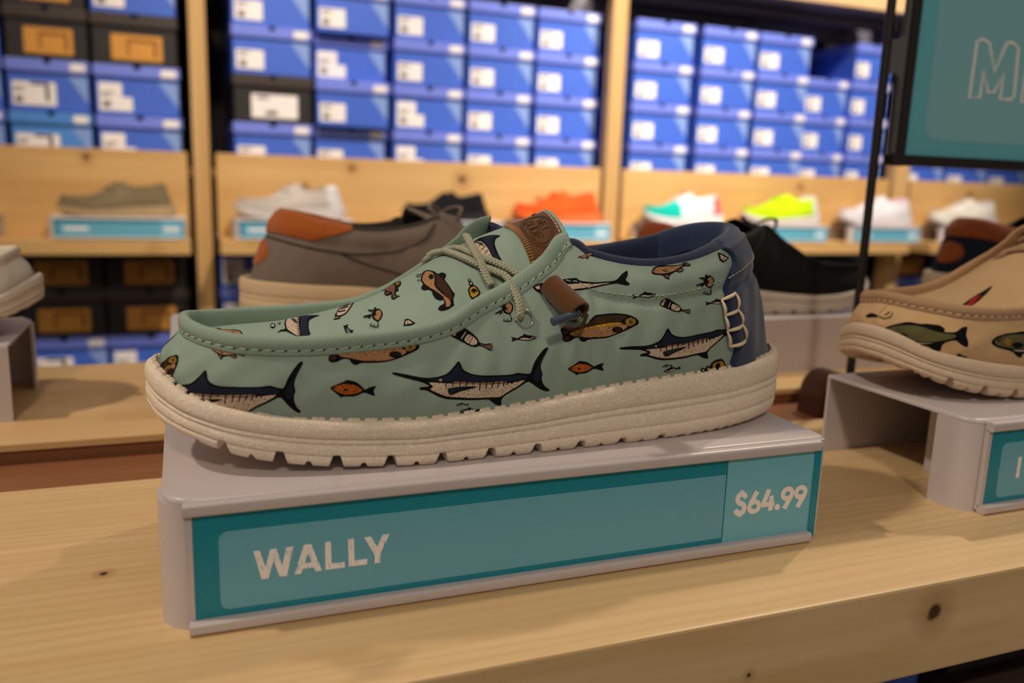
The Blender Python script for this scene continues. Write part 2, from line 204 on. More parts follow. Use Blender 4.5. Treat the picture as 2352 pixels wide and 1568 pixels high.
PRINTS = [
 ('marlin', 'w', [3.05986e-05, -2.27205e-06, 0.104099, 0.00113237, -0.000358944, 0.00206948, -3.55491e-06, -2.97597e-05, 0.037473, -0.000878974, -0.00277056, -0.00375709], [1229, 574]),
 ('marlin', 'w', [3.11203e-05, -5.65527e-07, 0.00580288, -0.00362157, -0.00547022, -0.00339735, 7.24795e-06, -3.24359e-05, 0.017882, -0.00655491, -0.000116141, -0.00235908], [1325, 561]),
 ('marlin', 'w', [3.21039e-05, 5.84648e-06, 0.197648, 0.00403261, 0.000406005, 0.00743362, 9.29534e-07, -2.80478e-05, 0.0339208, -0.000433296, -0.00109417, -0.00215295], [1229, 574]),
 ('snapper', 'w', [4.9986e-05, 1.49396e-06, 0.10945, -9.26991e-06, -4.28977e-05, 0.0583054], [0, 0]),
 ('snapper', 'w', [4.40908e-05, -8.26211e-06, 0.0255863, -5.7762e-06, -4.74182e-05, 0.0570042], [0, 0]),
 ('bottle', 'w', [4.22467e-05, -9.15439e-06, 0.128214, -2.02352e-06, -3.63285e-05, 0.0470212], [0, 0]),
 ('bottle', 'w', [3.46783e-05, -6.28872e-06, 0.226746, -9.54258e-07, -2.73786e-05, 0.0456258], [0, 0]),
 ('mackerel', 'w', [3.89281e-05, -8.36595e-06, 0.12999, -4.47359e-06, -3.75765e-05, 0.0488778], [0, 0]),
 ('mackerel', 'w', [4.49138e-05, -4.0565e-06, 0.218913, -1.73576e-06, -3.41935e-05, 0.0492797], [0, 0]),
 ('mackerel', 'w', [-1.88027e-05, 2.08441e-06, 0.15161, -1.22014e-07, -2.01168e-05, 0.0140309], [0, 0]),
 ('mackerel', 'w', [-3.0774e-05, 5.25269e-06, 0.165229, -1.45639e-07, -3.44695e-05, 0.0160373], [0, 0]),
 ('mackerel', 'w', [-1.76427e-05, 6.79203e-06, 0.246421, -1.74879e-06, -1.95632e-05, 0.0173151], [0, 0]),
 ('mackerel', 'w', [-3.05889e-05, 1.37577e-05, 0.259193, -5.30964e-06, -3.30204e-05, 0.0234706], [0, 0]),
 ('trout', 'w', [4.42695e-05, -4.93432e-06, 0.121899, -6.91491e-06, -3.99251e-05, 0.0529081], [0, 0]),
 ('trout', 'w', [4.0839e-05, -8.7368e-06, 0.030351, -2.94375e-06, -3.90187e-05, 0.0451384], [0, 0]),
 ('trout', 'w', [2.96516e-05, 4.68893e-05, -0.0522425, -0.130436, -0.177531, -0.0972713, 3.69572e-05, 1.70368e-06, -0.0677095, -0.0660334, -0.0572183, -0.0187883], [2034, 213]),
 ('carp', 'w', [4.4003e-05, -1.56685e-05, 0.213043, -3.12831e-06, -3.6441e-05, 0.0643886], [0, 0]),
 ('carp', 'w', [3.81621e-05, -4.58773e-06, 0.0174169, -2.07098e-06, -2.43007e-05, 0.0315095], [0, 0]),
 ('carp', 'w', [2.70356e-05, -2.46627e-06, 0.0940161, -4.25634e-06, -2.87597e-05, 0.0121155], [0, 0]),
 ('carp', 'w', [3.39201e-05, 2.24862e-06, 0.186165, -6.22035e-06, -3.31084e-05, 0.014287], [0, 0]),
 ('ylure', 'w', [4.92103e-06, 8.31709e-05, 0.220993, 6.43927e-05, -2.59892e-05, -0.128981], [0, 0]),
 ('rlure', 'w', [4.34878e-05, -1.29745e-06, 0.10913, 4.89173e-06, -3.87633e-05, 0.061416], [0, 0]),
 ('spanish', 'w', [5.07103e-05, -1.16345e-05, 0.109859, -6.31567e-06, -4.78126e-05, 0.105408], [0, 0]),
 ('rlure', 'w', [5.86139e-05, 7.74664e-06, 0.182218, -8.01763e-07, -4.42928e-05, 0.072801], [0, 0]),
 ('carp', 'w', [-1.71022e-05, 4.60209e-06, 0.209934, -4.3668e-06, -1.38956e-05, 0.0690597], [0, 0]),
 ('mackerel', 'w', [4.45598e-05, 1.02315e-06, 0.179512, -3.37257e-06, -3.81032e-05, 0.0585909], [0, 0]),
 ('tri', 'w', [-4.1515e-05, 8.14891e-05, 0.279042, 3.09367e-05, 2.68825e-05, -0.0106303], [0, 0]),
 ('catfish', 'v', [3.18709e-05, -2.79185e-05, 0.0505449, 0.0119424, 0.0389856, 0.0233574, -4.05253e-05, -6.9326e-05, 0.0767274, 0.0256148, 0.128335, 0.0478336], [1809, 302]),
 ('ylure', 'v', [3.53457e-05, -1.62501e-05, 0.0409935, -1.29262e-05, -4.22228e-05, 0.0132794], [0, 0]),
 ('perch', 'v', [1.48849e-05, -5.54429e-05, 0.0852396, 0.0488535, 0.272774, 0.197835, -9.66905e-05, -0.00016448, 0.192974, 0.16735, 0.830487, 0.462909], [1374, 362]),
 ('striped', 'v', [2.90766e-05, -4.79281e-05, 0.0645916, -0.0092999, 0.0693713, 0.244949, -6.71991e-05, -0.000234254, 0.189079, 0.0486078, 0.577617, 1.09985], [849, 565]),
 ('rlure', 'v', [3.31821e-05, -2.20275e-05, 0.0458414, -0.00704939, 0.0149819, 0.033065, -2.81429e-05, -8.93401e-05, 0.0681051, 0.00778415, 0.109094, 0.117062], [1178, 625]),
 ('minnow', 'v', [3.34699e-05, -1.56626e-05, 0.0409652, -1.93847e-05, -8.47198e-05, 0.0558484], [0, 0]),
 ('mfrag', 'v', [3.28942e-05, -2.63932e-05, 0.0487643, -0.00355214, 0.0193716, 0.088055, -5.4628e-05, -0.000213556, 0.169742, -0.00611897, 0.388202, 0.653391], [387, 720]),
 ('tri', 'v', [3.37778e-05, -1.50945e-05, 0.0408538, -1.57977e-05, -5.27224e-05, 0.028271], [0, 0]),
 ('ring', 'v', [3.42488e-05, -2.53867e-05, 0.0472487, 0.046116, 0.057728, 0.190919, -4.67945e-05, -0.000265949, 0.202472, 0.0747897, 0.568756, 1.46301], [122, 718]),
 ('ring', 'v', [1.97735e-05, -1.81745e-05, 0.0469838, -0.0192844, 0.0548239, 0.202918, -2.54644e-05, -0.000183029, 0.145683, -0.133716, 0.412997, 1.24756], [122, 718]),
 ('carp', 'v', [-2.3524e-05, -1.0225e-05, 0.0347311, 0.0016716, -0.00103865, 0.00898984, 1.1872e-05, -0.000157029, 0.0422402, -0.00203654, -0.0066663, 0.141917], [649, 292]),
 ('mfrag2', 'v', [2.59355e-05, -3.39797e-05, 0.124949, 0.00647814, 0.0402853, 0.0473342, -3.20138e-05, -6.83436e-05, 0.0530501, 0.011859, 0.0828263, 0.101287], [832, 538]),
 ('ring', 'v', [3.88132e-05, -2.46079e-05, 0.171772, -4.33886e-06, -3.84097e-05, 0.0426493], [0, 0]),
 ('ring', 'v', [2.22188e-05, -0.00011134, 0.239539, -7.17175e-05, -0.000289024, 0.232175], [0, 0]),
 ('bass', 'b', [7.01081e-05, 2.60999e-05, -0.0594054, -0.00112581, -0.0438044, 0.0545393, 3.33443e-05, -7.65054e-05, 0.0527638, -0.0142537, 0.0110967, 0.0139338], [775, 963]),
 ('bass', 'b', [9.70618e-05, 2.78085e-06, 0.00855837, 0.0334954, -0.00863525, 0.126766, 3.24019e-06, -7.83977e-05, 0.0893242, -0.0200194, -0.00755587, -0.0230704], [760, 969]),
 ('hook', 'b', [8.45061e-05, 4.49448e-05, -0.0843219, -0.188214, -0.0304608, -0.33842, 1.79357e-05, -8.08269e-05, 0.0662421, 0.0186272, 0.0772344, -0.13107], [595, 831]),
 ('fly', 'b', [6.99303e-05, 3.15261e-05, -0.0665926, 1.74805e-05, -7.97678e-05, 0.0727061], [0, 0]),
 ('redfly', 'bv', [5.12077e-05, -0.00017841, 0.116361, -5.31619e-05, -0.000149835, 0.160487], [0, 0]),
]
# ---------------------------------------------------------------- helpers
def srgb(r, g, b):
    return tuple(((c/255)/12.92 if c/255 <= .04045 else ((c/255 + .055)/1.055)**2.4) for c in (r, g, b)) + (1,)

def mesh_obj(name, V, F, mats, parent=None, uv=None, smooth=True, midx=None, loc=None):
    me = bpy.data.meshes.new(name)
    me.from_pydata([tuple(map(float, v)) for v in V], [], [tuple(map(int, f)) for f in F])
    if not isinstance(mats, (list, tuple)): mats = [mats]
    for m in mats: me.materials.append(m)
    if midx is not None: me.polygons.foreach_set('material_index', np.asarray(midx, np.int32))
    if uv is not None:
        ul = me.uv_layers.new(name='UVMap'); li = np.empty(len(me.loops), np.int32)
        me.loops.foreach_get('vertex_index', li)
        ul.data.foreach_set('uv', np.asarray(uv, np.float32)[li].ravel())
    if smooth: me.polygons.foreach_set('use_smooth', np.ones(len(me.polygons), bool))
    me.update()
    o = bpy.data.objects.new(name, me); COL.objects.link(o)
    if parent is not None: o.parent = parent
    if loc is not None: o.location = loc
    return o

def thing(name, label, cat, loc=(0, 0, 0), rz=0, group=None):
    o = bpy.data.objects.new(name, None); COL.objects.link(o); o.empty_display_size = .02
    o.location = loc; o.rotation_euler = (0, 0, rz); tag(o, label, cat, group); return o
def tag(o, label=None, cat=None, group=None, kind=None):
    if label: o['label'] = label
    if cat: o['category'] = cat
    if group: o['group'] = group
    if kind: o['kind'] = kind
    return o

class MB:
    """collects verts / faces of one part"""
    def __init__(s): s.V = []; s.F = []; s.U = []; s.M = []
    def add(s, V, F, m=0, uv=None):
        b = len(s.V); s.V += [tuple(v) for v in V]; s.F += [tuple(i + b for i in f) for f in F]; s.M += [m]*len(F)
        s.U += [tuple(q) for q in uv] if uv is not None else [(0, 0)]*len(V)
    def box(s, x0, x1, y0, y1, z0, z1, m=0, bev=0):
        if bev <= 0:
            V = [(x, y, z) for x in (x0, x1) for y in (y0, y1) for z in (z0, z1)]
            s.add(V, [(0, 1, 3, 2), (4, 6, 7, 5), (0, 4, 5, 1), (2, 3, 7, 6), (0, 2, 6, 4), (1, 5, 7, 3)], m)
        else:
            bm = bmesh.new(); bmesh.ops.create_cube(bm, size=1)
            for v in bm.verts: v.co = Vector(((x0+x1)/2 + v.co.x*(x1-x0), (y0+y1)/2 + v.co.y*(y1-y0), (z0+z1)/2 + v.co.z*(z1-z0)))
            bmesh.ops.bevel(bm, geom=bm.edges[:] + bm.verts[:], offset=bev, segments=2, profile=.6, affect='EDGES')
            bm.verts.index_update()
            s.add([v.co[:] for v in bm.verts], [tuple(v.index for v in f.verts) for f in bm.faces], m); bm.free()
    def tube(s, P, r, n=10, m=0, caps=True, closed=False):
        P = np.asarray(P, float); k = len(P)
        r = np.broadcast_to(np.asarray(r, float), (k,))
        T = np.gradient(P, axis=0) if not closed else np.roll(P, -1, 0) - np.roll(P, 1, 0)
        T /= np.maximum(np.linalg.norm(T, axis=1, keepdims=True), 1e-12)
        N = np.zeros_like(P); a = np.array([0, 0, 1.]) if abs(T[0][2]) < .9 else np.array([1., 0, 0])
        N[0] = a - T[0]*(a @ T[0]); N[0] /= np.linalg.norm(N[0])
        for i in range(1, k):
            q = N[i-1] - T[i]*(N[i-1] @ T[i]); N[i] = q/max(np.linalg.norm(q), 1e-12)
        B = np.cross(T, N); th = np.arange(n)*2*np.pi/n
        ring = P[:, None] + r[:, None, None]*(N[:, None]*np.cos(th)[None, :, None] + B[:, None]*np.sin(th)[None, :, None])
        F = [(i*n + j, i*n + (j+1) % n, (i+1) % k*n + (j+1) % n, (i+1) % k*n + j) for i in range(k if closed else k-1) for j in range(n)]
        if caps and not closed: F += [tuple(range(n))[::-1], tuple(range((k-1)*n, k*n))]
        s.add(ring.reshape(-1, 3), F, m)
    def prism(s, poly, axis, a0, a1, m=0):
        """polygon (2D list) extruded along an axis: 'y' -> poly in xz, 'z' -> xy, 'x' -> yz"""
        def p(q, a): return {'y': (q[0], a, q[1]), 'z': (q[0], q[1], a), 'x': (a, q[0], q[1])}[axis]
        n = len(poly); V = [p(q, a0) for q in poly] + [p(q, a1) for q in poly]
        tri = geometry.tessellate_polygon([[Vector((q[0], q[1], 0)) for q in poly]])
        F = [tuple(t) for t in tri] + [tuple(i + n for i in t[::-1]) for t in tri]
        F += [(i, (i+1) % n, (i+1) % n + n, i + n) for i in range(n)]
        s.add(V, F, m)
    def build(s, name, mats, parent=None, smooth=False, uv=False):
        o = mesh_obj(name, s.V, s.F, mats, parent, s.U if uv else None, smooth, s.M)
        if not smooth: return o
        return o
def fix_normals(o):
    bm = bmesh.new(); bm.from_mesh(o.data); bmesh.ops.recalc_face_normals(bm, faces=bm.faces); bm.to_mesh(o.data); bm.free()
def autosmooth(o, deg=35):
    o.data.polygons.foreach_set('use_smooth', np.ones(len(o.data.polygons), bool))
    o.data.set_sharp_from_angle(angle=math.radians(deg)); return o

def grid(P, UV=None, close=False):
    n, m = P.shape[:2]
    nn = n if close else n - 1
    i, j = np.meshgrid(np.arange(nn), np.arange(m-1), indexing='ij')
    i2 = (i + 1) % n
    F = np.stack([i*m + j, i2*m + j, i2*m + j + 1, i*m + j + 1], -1).reshape(-1, 4)
    return P.reshape(-1, 3), F, None if UV is None else UV.reshape(-1, 2)

def rounded(x0, x1, y0, y1, r, n=5):
    out = []
    for cx, cy, a in ((x1-r, y1-r, 0), (x0+r, y1-r, 90), (x0+r, y0+r, 180), (x1-r, y0+r, 270)):
        for k in range(n + 1):
            t = math.radians(a + 90*k/n); out.append((cx + r*math.cos(t), cy + r*math.sin(t)))
    return out

# ---------------------------------------------------------------- procedural materials
class NT:
    def __init__(s, name):
        s.m = bpy.data.materials.new(name); s.m.use_nodes = True; s.t = s.m.node_tree
        s.b = s.t.nodes['Principled BSDF']
    def n(s, ty, **kw):
        x = s.t.nodes.new(ty)
        for k, v in kw.items():
            if k.startswith('i_'):
                x.inputs[int(k[2:]) if k[2:].isdigit() else k[2:].replace('_', ' ')].default_value = v
            else: setattr(x, k, v)
        return x
    def l(s, a, b): s.t.links.new(a, b)
    def math(s, op, a, b=None, c=None):
        x = s.n('ShaderNodeMath', operation=op)
        for i, q in enumerate((a, b, c)):
            if q is None: continue
            if isinstance(q, (int, float)): x.inputs[i].default_value = q
            else: s.l(q, x.inputs[i])
        return x.outputs[0]
    def mix(s, fac, a, b, mode='MIX'):
        x = s.n('ShaderNodeMix', data_type='RGBA', blend_type=mode)
        for i, q in ((0, fac), (6, a), (7, b)):
            if isinstance(q, (int, float)): x.inputs[i].default_value = q
            elif isinstance(q, tuple): x.inputs[i].default_value = q
            else: s.l(q, x.inputs[i])
        return x.outputs[2]
    def ramp(s, fac, p0, p1):
        x = s.n('ShaderNodeMapRange'); x.inputs[1].default_value = p0; x.inputs[2].default_value = p1; s.l(fac, x.inputs[0]); return x.outputs[0]
    def bump(s, h, strength, dist):
        x = s.n('ShaderNodeBump'); x.inputs['Strength'].default_value = strength; x.inputs['Distance'].default_value = dist
        s.l(h, x.inputs['Height']); s.l(x.outputs[0], s.b.inputs['Normal'])
    def coord(s, kind='Object', scale=(1, 1, 1), loc=(0, 0, 0)):
        c = s.n('ShaderNodeTexCoord'); mp = s.n('ShaderNodeMapping'); mp.inputs['Scale'].default_value = scale; mp.inputs['Location'].default_value = loc
        s.l(c.outputs[kind], mp.inputs[0]); return mp.outputs[0]
    def noise(s, vec, scale, detail=2, rough=.5, dist=0):
        x = s.n('ShaderNodeTexNoise'); x.inputs['Scale'].default_value = scale; x.inputs['Detail'].default_value = detail
        x.inputs['Roughness'].default_value = rough; x.inputs['Distortion'].default_value = dist
        s.l(vec, x.inputs['Vector']); return x.outputs[0]
    def color(s, c):
        if isinstance(c, tuple): s.b.inputs['Base Color'].default_value = c
        else: s.l(c, s.b.inputs['Base Color'])
    def set(s, rough=.6, spec=.4, metal=0, **kw):
        s.b.inputs['Roughness'].default_value = rough; s.b.inputs['Specular IOR Level'].default_value = spec; s.b.inputs['Metallic'].default_value = metal
        for k, v in kw.items(): s.b.inputs[k].default_value = v
        return s.m

def plain(name, c, rough=.6, spec=.4, metal=0, vary=.06, scale=60, **kw):
    t = NT(name); v = t.coord(); nz = t.noise(v, scale, 3)
    d = tuple(x*(1 - vary) for x in c[:3]) + (1,); e = tuple(min(1, x*(1 + vary)) for x in c[:3]) + (1,)
    t.color(t.mix(nz, d, e)); return t.set(rough, spec, metal, **kw)

def weave(t, k=9600, diag=False, kind='UV'):
    v = t.coord(kind); s = t.n('ShaderNodeSeparateXYZ'); t.l(v, s.inputs[0])
    x, y = s.outputs[0], s.outputs[1]
    if diag:
        a = t.math('SINE', t.math('MULTIPLY', t.math('ADD', x, y), k)); b = t.math('SINE', t.math('MULTIPLY', t.math('SUBTRACT', x, y), k*.5))
        h = t.math('ADD', t.math('MULTIPLY', a, .38), t.math('MULTIPLY', b, .12))
    else:
        a = t.math('SINE', t.math('MULTIPLY', x, k)); b = t.math('SINE', t.math('MULTIPLY', y, k)); h = t.math('MULTIPLY', t.math('MULTIPLY', a, b), .5)
    return t.math('ADD', h, .5)

def canvas(name, c, k=9600, diag=False, depth=.38, speck=None, kind='UV', rough=.9):
    t = NT(name); h = weave(t, k, diag, kind)
    v = t.coord(); big = t.noise(v, 34, 3); slub = t.noise(t.coord(kind, (900, 2600, 900)) if kind == 'UV' else v, 1.0, 2); h = t.math('ADD', h, t.math('MULTIPLY', t.math('SUBTRACT', slub, .5), .5))
    lo = tuple(x*(1 - depth) for x in c[:3]) + (1,); hi = tuple(min(1, x*(1 + depth)) for x in c[:3]) + (1,)
    col = t.mix(h, lo, hi)
    col = t.mix(.25, col, t.mix(big, tuple(x*.8 for x in c[:3]) + (1,), tuple(min(1, x*1.2) for x in c[:3]) + (1,)))
    if speck:
        nz = t.noise(v, 2600, 2, .6); m = t.ramp(nz, speck, speck + .035); col = t.mix(m, (.012, .010, .010, 1), col)
    t.color(col); t.bump(h, .55, .00022); return t.set(rough, .15)

def pine(name, c0, c1, axis=0, knots=(), rough=.5, grain=1.0, scale=1.0):
    """light pine: stretched grain along one axis, growth lines, knots at given object-space points"""
    t = NT(name); sc = [26*scale, 26*scale, 26*scale]; sc[axis] = 1.6*scale
    v = t.coord('Object', tuple(sc)); base = t.noise(v, 1.0, 5, .6, .4)
    sc2 = [130*scale]*3; sc2[axis] = 3.0*scale
    v2 = t.coord('Object', tuple(sc2)); fine = t.noise(v2, 1.0, 4, .65, .3)
    w = t.n('ShaderNodeTexWave', wave_type='BANDS', bands_direction='Y' if axis == 0 else 'X')
    sc3 = [9*scale]*3; sc3[axis] = .8*scale; t.l(t.coord('Object', tuple(sc3)), w.inputs['Vector'])
    w.inputs['Scale'].default_value = 5.5; w.inputs['Distortion'].default_value = 7.0; w.inputs['Detail'].default_value = 3; w.inputs['Detail Scale'].default_value = 1.2
    col = t.mix(t.ramp(base, .3, .7), c0, c1)
    dark = tuple(x*q for x, q in zip(c0[:3], (.78, .66, .5))) + (1,)
    col = t.mix(t.math('MULTIPLY', t.math('POWER', w.outputs[0], 2.5), .42*grain), col, dark)
    col = t.mix(t.math('MULTIPLY', t.ramp(fine, .5, .75), .22*grain), col, dark)
    oc = t.coord()
    for kx, ky, kz, r in knots:
        d = t.n('ShaderNodeVectorMath', operation='DISTANCE'); t.l(oc, d.inputs[0]); d.inputs[1].default_value = (kx, ky, kz)
        wob = t.math('MULTIPLY', t.noise(oc, 160, 2), r*.7); dd = t.math('ADD', d.outputs['Value'], t.math('SUBTRACT', wob, r*.35))
        halo = t.math('SUBTRACT', 1.0, t.ramp(dd, r*.8, r*3.2)); col = t.mix(t.math('MULTIPLY', halo, .5), col, (.30, .12, .03, 1))
        core = t.math('SUBTRACT', 1.0, t.ramp(dd, r*.55, r)); col = t.mix(t.math('MULTIPLY', core, .9), col, (.03, .015, .007, 1))
    t.color(col); t.bump(fine, .12, .0006); return t.set(rough, .35)

def rubber(name, c, k=620):
    t = NT(name); v = t.coord(); nz = t.noise(v, k, 2, .55, 1.6)
    rid = t.math('ABSOLUTE', t.math('SUBTRACT', nz, .5)); rid = t.ramp(rid, 0.0, .11)
    big = t.noise(v, 45, 3)
    col = t.mix(big, tuple(x*.90 for x in c[:3]) + (1,), tuple(min(1, x*1.06) for x in c[:3]) + (1,))
    col = t.mix(t.math('MULTIPLY', t.math('SUBTRACT', 1.0, rid), .12), col, tuple(x*.6 for x in c[:3]) + (1,))
    t.color(col); t.bump(rid, .55, .00045); return t.set(.75, .25)

def suede(name, c, k=2600, var=.35):
    t = NT(name); v = t.coord(); nz = t.noise(v, k, 3, .7); big = t.noise(v, 60, 3)
    col = t.mix(nz, tuple(x*(1-var) for x in c[:3]) + (1,), tuple(min(1, x*(1+var)) for x in c[:3]) + (1,))
    col = t.mix(t.math('MULTIPLY', big, .4), col, tuple(x*.6 for x in c[:3]) + (1,))
    t.color(col); t.bump(nz, .6, .0004); return t.set(.95, .1, 0, **{'Sheen Weight': .25})

def distressed(name, c, under):
    """printed lettering with thin scratched lines where the ground shows"""
    t = NT(name); v = t.coord('Object', (2600, 1, 220)); nz = t.noise(v, 1.0, 3, .7)
    m = t.ramp(nz, .575, .63); t.color(t.mix(m, c, under)); return t.set(.5, .3)
# ---------------------------------------------------------------- shoe builder
def arc_resample(n):
    tt = np.linspace(0, NS, 4001); P = spl(tt, [0, 1]); a = np.concatenate([[0], np.cumsum(np.linalg.norm(np.diff(P, axis=0), axis=1))])
    s = np.linspace(0, a[-1], n, endpoint=False); return np.interp(s, a, tt), s, a[-1]
def notch(ds, w, e=.0005): return 1 - smooth(np.abs(ds), w/2 - e, w/2 + e)
def sole_part(n, mat, parent, lugs=True):
    t, s, L = arc_resample(n); c = spl(t, [0, 1, 2, 3]); nn = plan_normal(t, [0, 1])
    zb, zf = c[:, 2], c[:, 3]
    a = np.minimum(s, L - s); per = .0206
    D = .0040*smooth(a, .018, .05)*(1 - .62*smooth(a, .15, .24)) + .0010*smooth(a, .0, .01)
    ph = np.mod(a + .004, per)
    dep = D*np.maximum(notch(ph - per*.5, .0042, .0009), .42*notch(np.minimum(ph, per - ph), .0022, .0006))
    ph2 = np.mod(a, .0069); fine = .0011*notch(ph2 - .0034, .0028, .0008)
    dep = np.where(a > .235, np.maximum(dep*(1 - smooth(a, .235, .26)), fine*smooth(a, .23, .25)), dep)
    dep = np.maximum(dep, fine*(1 - smooth(a, .03, .045)))
    if not lugs: dep = dep*.8
    prof = [(-.0180, None, -.0040), (-.0046, None, -.0034), (-.0036, None, -.0006), (-.0026, None, .0006), (-.0014, None, .0007), (-.0004, None, .0001)]
    rows = []
    for off, q, dz in prof: rows.append((off, zf + dz))
    for q, off in ((.05, .0002), (.14, .0005), (.24, .0006), (.330, .0004), (.350, .0000), (.366, -.0004), (.382, .0001), (.43, .0005), (.460, .0002), (.475, -.0002), (.49, .0002), (.58, .0006), (.66, .0005), (.712, .0003), (.728, -.0002), (.744, .0002), (.80, .0003), (.86, .0000), (.91, -.0005), (.96, -.0012), (1.0, -.0026)):
        z = zf + (zb - zf)*q; z = np.maximum(z, zb + dep + (1 - q)*.0016); rows.append((off, z))
    rows.append((-.0050, zb + dep)); rows.append((-.0120, zb + dep)); rows.append((-.0140, zb + .0014)); rows.append((-.0300, zb + .0014))
    P = np.stack([np.stack([c[:, 0] + nn[:, 0]*o, c[:, 1] + nn[:, 1]*o, z], -1) for o, z in rows], 1)
    V, F, _ = grid(P, close=True); m = P.shape[1]
    F = [tuple(f) for f in F]; V = [tuple(v) for v in V]
    for k in (0, m - 1): F.append(tuple(i*m + k for i in range(n)))
    o = mesh_obj('sole', V, F, mat, parent); fix_normals(o); return o

def rim_profile():
    return np.array([(-.6, -1.4), (.55, -.7), (.85, 0.0), (.75, 1.1), (.65, 1.5), (1.1, 2.1), (1.4, 3.4), (1.15, 5.0), (.35, 6.1), (-.9, 6.6), (-2.2, 6.2), (-3.1, 5.0), (-3.4, 3.0), (-3.4, 0.0), (-3.5, -3.2)])*.001
def rim_frame(t):
    T = spl(t, [4, 5, 6]); d = spl(t + .03, [4, 5, 6]) - spl(t - .03, [4, 5, 6]); d /= np.linalg.norm(d, axis=-1, keepdims=True)
    n2 = plan_normal(t, [4, 5]); n = np.concatenate([n2, 0*n2[:, :1]], 1); n = n - d*(n*d).sum(-1, keepdims=True); n /= np.linalg.norm(n, axis=-1, keepdims=True)
    up = np.cross(n, d); up *= np.where(up[:, 2:3] < 0, -1, 1)
    tt = np.minimum(np.mod(t, NS), NS - np.mod(t, NS)); a = np.radians(30)*smooth(tt, 6.0, 10.0) + np.radians(6)
    o2 = n*np.cos(a)[:, None] + up*np.sin(a)[:, None]; u2 = up*np.cos(a)[:, None] - n*np.sin(a)[:, None]
    return T, o2, u2, d
def stitch_dashes(P, N, length, gap, r, lift=0.0, sink=None):
    """small thread dashes along a dense polyline P with normals N -> MB"""
    mb = MB(); a = np.concatenate([[0], np.cumsum(np.linalg.norm(np.diff(P, axis=0), axis=1))]); s = 0
    f = lambda q, A: np.stack([np.interp(q, a, A[:, k]) for k in range(3)], -1)
    while s + length < a[-1]:
        q = np.linspace(s, s + length, 5); b = f(q, P) + f(q, N)*(lift + r*np.array([-.6, .55, .8, .55, -.6]))[:, None]
        mb.tube(b, r*np.array([.7, 1, 1, 1, .7]), 5); s += length + gap
    return mb

def decal(surf, motif, co, mu, parent, MATS):
    mb = MB(); mats = []; names = []
    co = np.array(co).reshape(2, -1)
    def uv(p):
        x, y = p[:, 0], p[:, 1]; X = [x, y, np.ones_like(x)]
        if co.shape[1] == 6: q, w = (x - mu[0])/1000, (y - mu[1])/1000; X += [q*q, q*w, w*w]
        return np.stack(X, 1) @ co.T
    for li, (mt, poly) in enumerate(MOTIF[motif]):
        P = np.array(poly, float)
        if len(P) >= 6: P = np.stack([P*.8 + np.roll(P, -1, 0)*.2, P*.2 + np.roll(P, -1, 0)*.8], 1).reshape(-1, 2)   # round the drawn corners
        if mt not in names: names.append(mt); mats.append(MATS[mt])
        e = P[[*range(len(P))]]; ext = P.max(0) - P.min(0)
        # even out the outline, add inside points, triangulate
        step = max(ext.max()/40, 8.0); pts = []
        for i in range(len(P)):
            a, b = P[i], P[(i+1) % len(P)]; k = max(1, int(np.linalg.norm(b - a)/(step*1.6)))
            for j in range(k): pts.append(a + (b - a)*j/k)
        nb = len(pts); ed = [(i, (i+1) % nb) for i in range(nb)]
        g = []
        if ext.min() > step*2:
            lo, hi = P.min(0), P.max(0)
            for gx in np.arange(lo[0] + step, hi[0], step*1.5):
                for gy in np.arange(lo[1] + step, hi[1], step*1.5):
                    ins = False
                    for i in range(len(P)):
                        a, b = P[i], P[i-1]
                        if (a[1] > gy) != (b[1] > gy) and gx < (b[0]-a[0])*(gy-a[1])/(b[1]-a[1]) + a[0]: ins = not ins
                    if ins: g.append(np.array((gx, gy)))
        r = geometry.delaunay_2d_cdt([Vector(p) for p in pts + g], ed, [tuple(range(nb))], 1, 1e-4)
        q = np.array([v[:] for v in r[0]]); U = uv(q)
        off = .00016 + .00007*min(li, 6)
        S = wall_uh(U[:, 0], U[:, 1], off) if surf == 'w' else vamp_pq(U[:, 0], U[:, 1], off)
        mb.add(S, r[2], names.index(mt), U)
    return mb.build('fish_print' if motif not in ('bottle', 'ring', 'ylure', 'rlure', 'striped', 'hook', 'fly', 'redfly') else 'lure_print', mats, parent, True, True)

def rope(P, r, parent, mat, name='lace', pitch=.0046, strands=3, n=None):
    """twisted cord through control points"""
    P = np.asarray(P, float); k = len(P); Q = np.vstack([2*P[0] - P[1], P, 2*P[-1] - P[-2]]); out = []
    for i in range(1, k):
        for f in np.arange(0, 1, 1/14):
            a, b, c, d = Q[i-1], Q[i], Q[i+1], Q[i+2]
            out.append(.5*(2*b + (c - a)*f + (2*a - 5*b + 4*c - d)*f**2 + (3*b - a - 3*c + d)*f**3))
    out.append(P[-1]); C = np.array(out); a = np.concatenate([[0], np.cumsum(np.linalg.norm(np.diff(C, axis=0), axis=1))])
    m = n or int(a[-1]/.0004); s = np.linspace(0, a[-1], m); C = np.stack([np.interp(s, a, C[:, j]) for j in range(3)], 1)
    T = np.gradient(C, axis=0); T /= np.linalg.norm(T, axis=1, keepdims=True)
    up = np.array([.2, -.5, .85]); A = np.cross(T, up); A /= np.linalg.norm(A, axis=1, keepdims=True); B = np.cross(A, T)
    mb = MB()
    for j in range(strands*2):                        # two counter-wound sets of strands, like a braided cord
        d_ = 1 if j % 2 else -1; th = d_*2*np.pi*(s/pitch + (j//2)/strands); rad = r*(.56 + .10*d_*np.cos(2*th*1.5))
        mb.tube(C + (A*np.cos(th)[:, None]*1.25 + B*np.sin(th)[:, None]*.75)*rad[:, None], r*.42, 6)
    return mb.build(name, mat, parent, True)

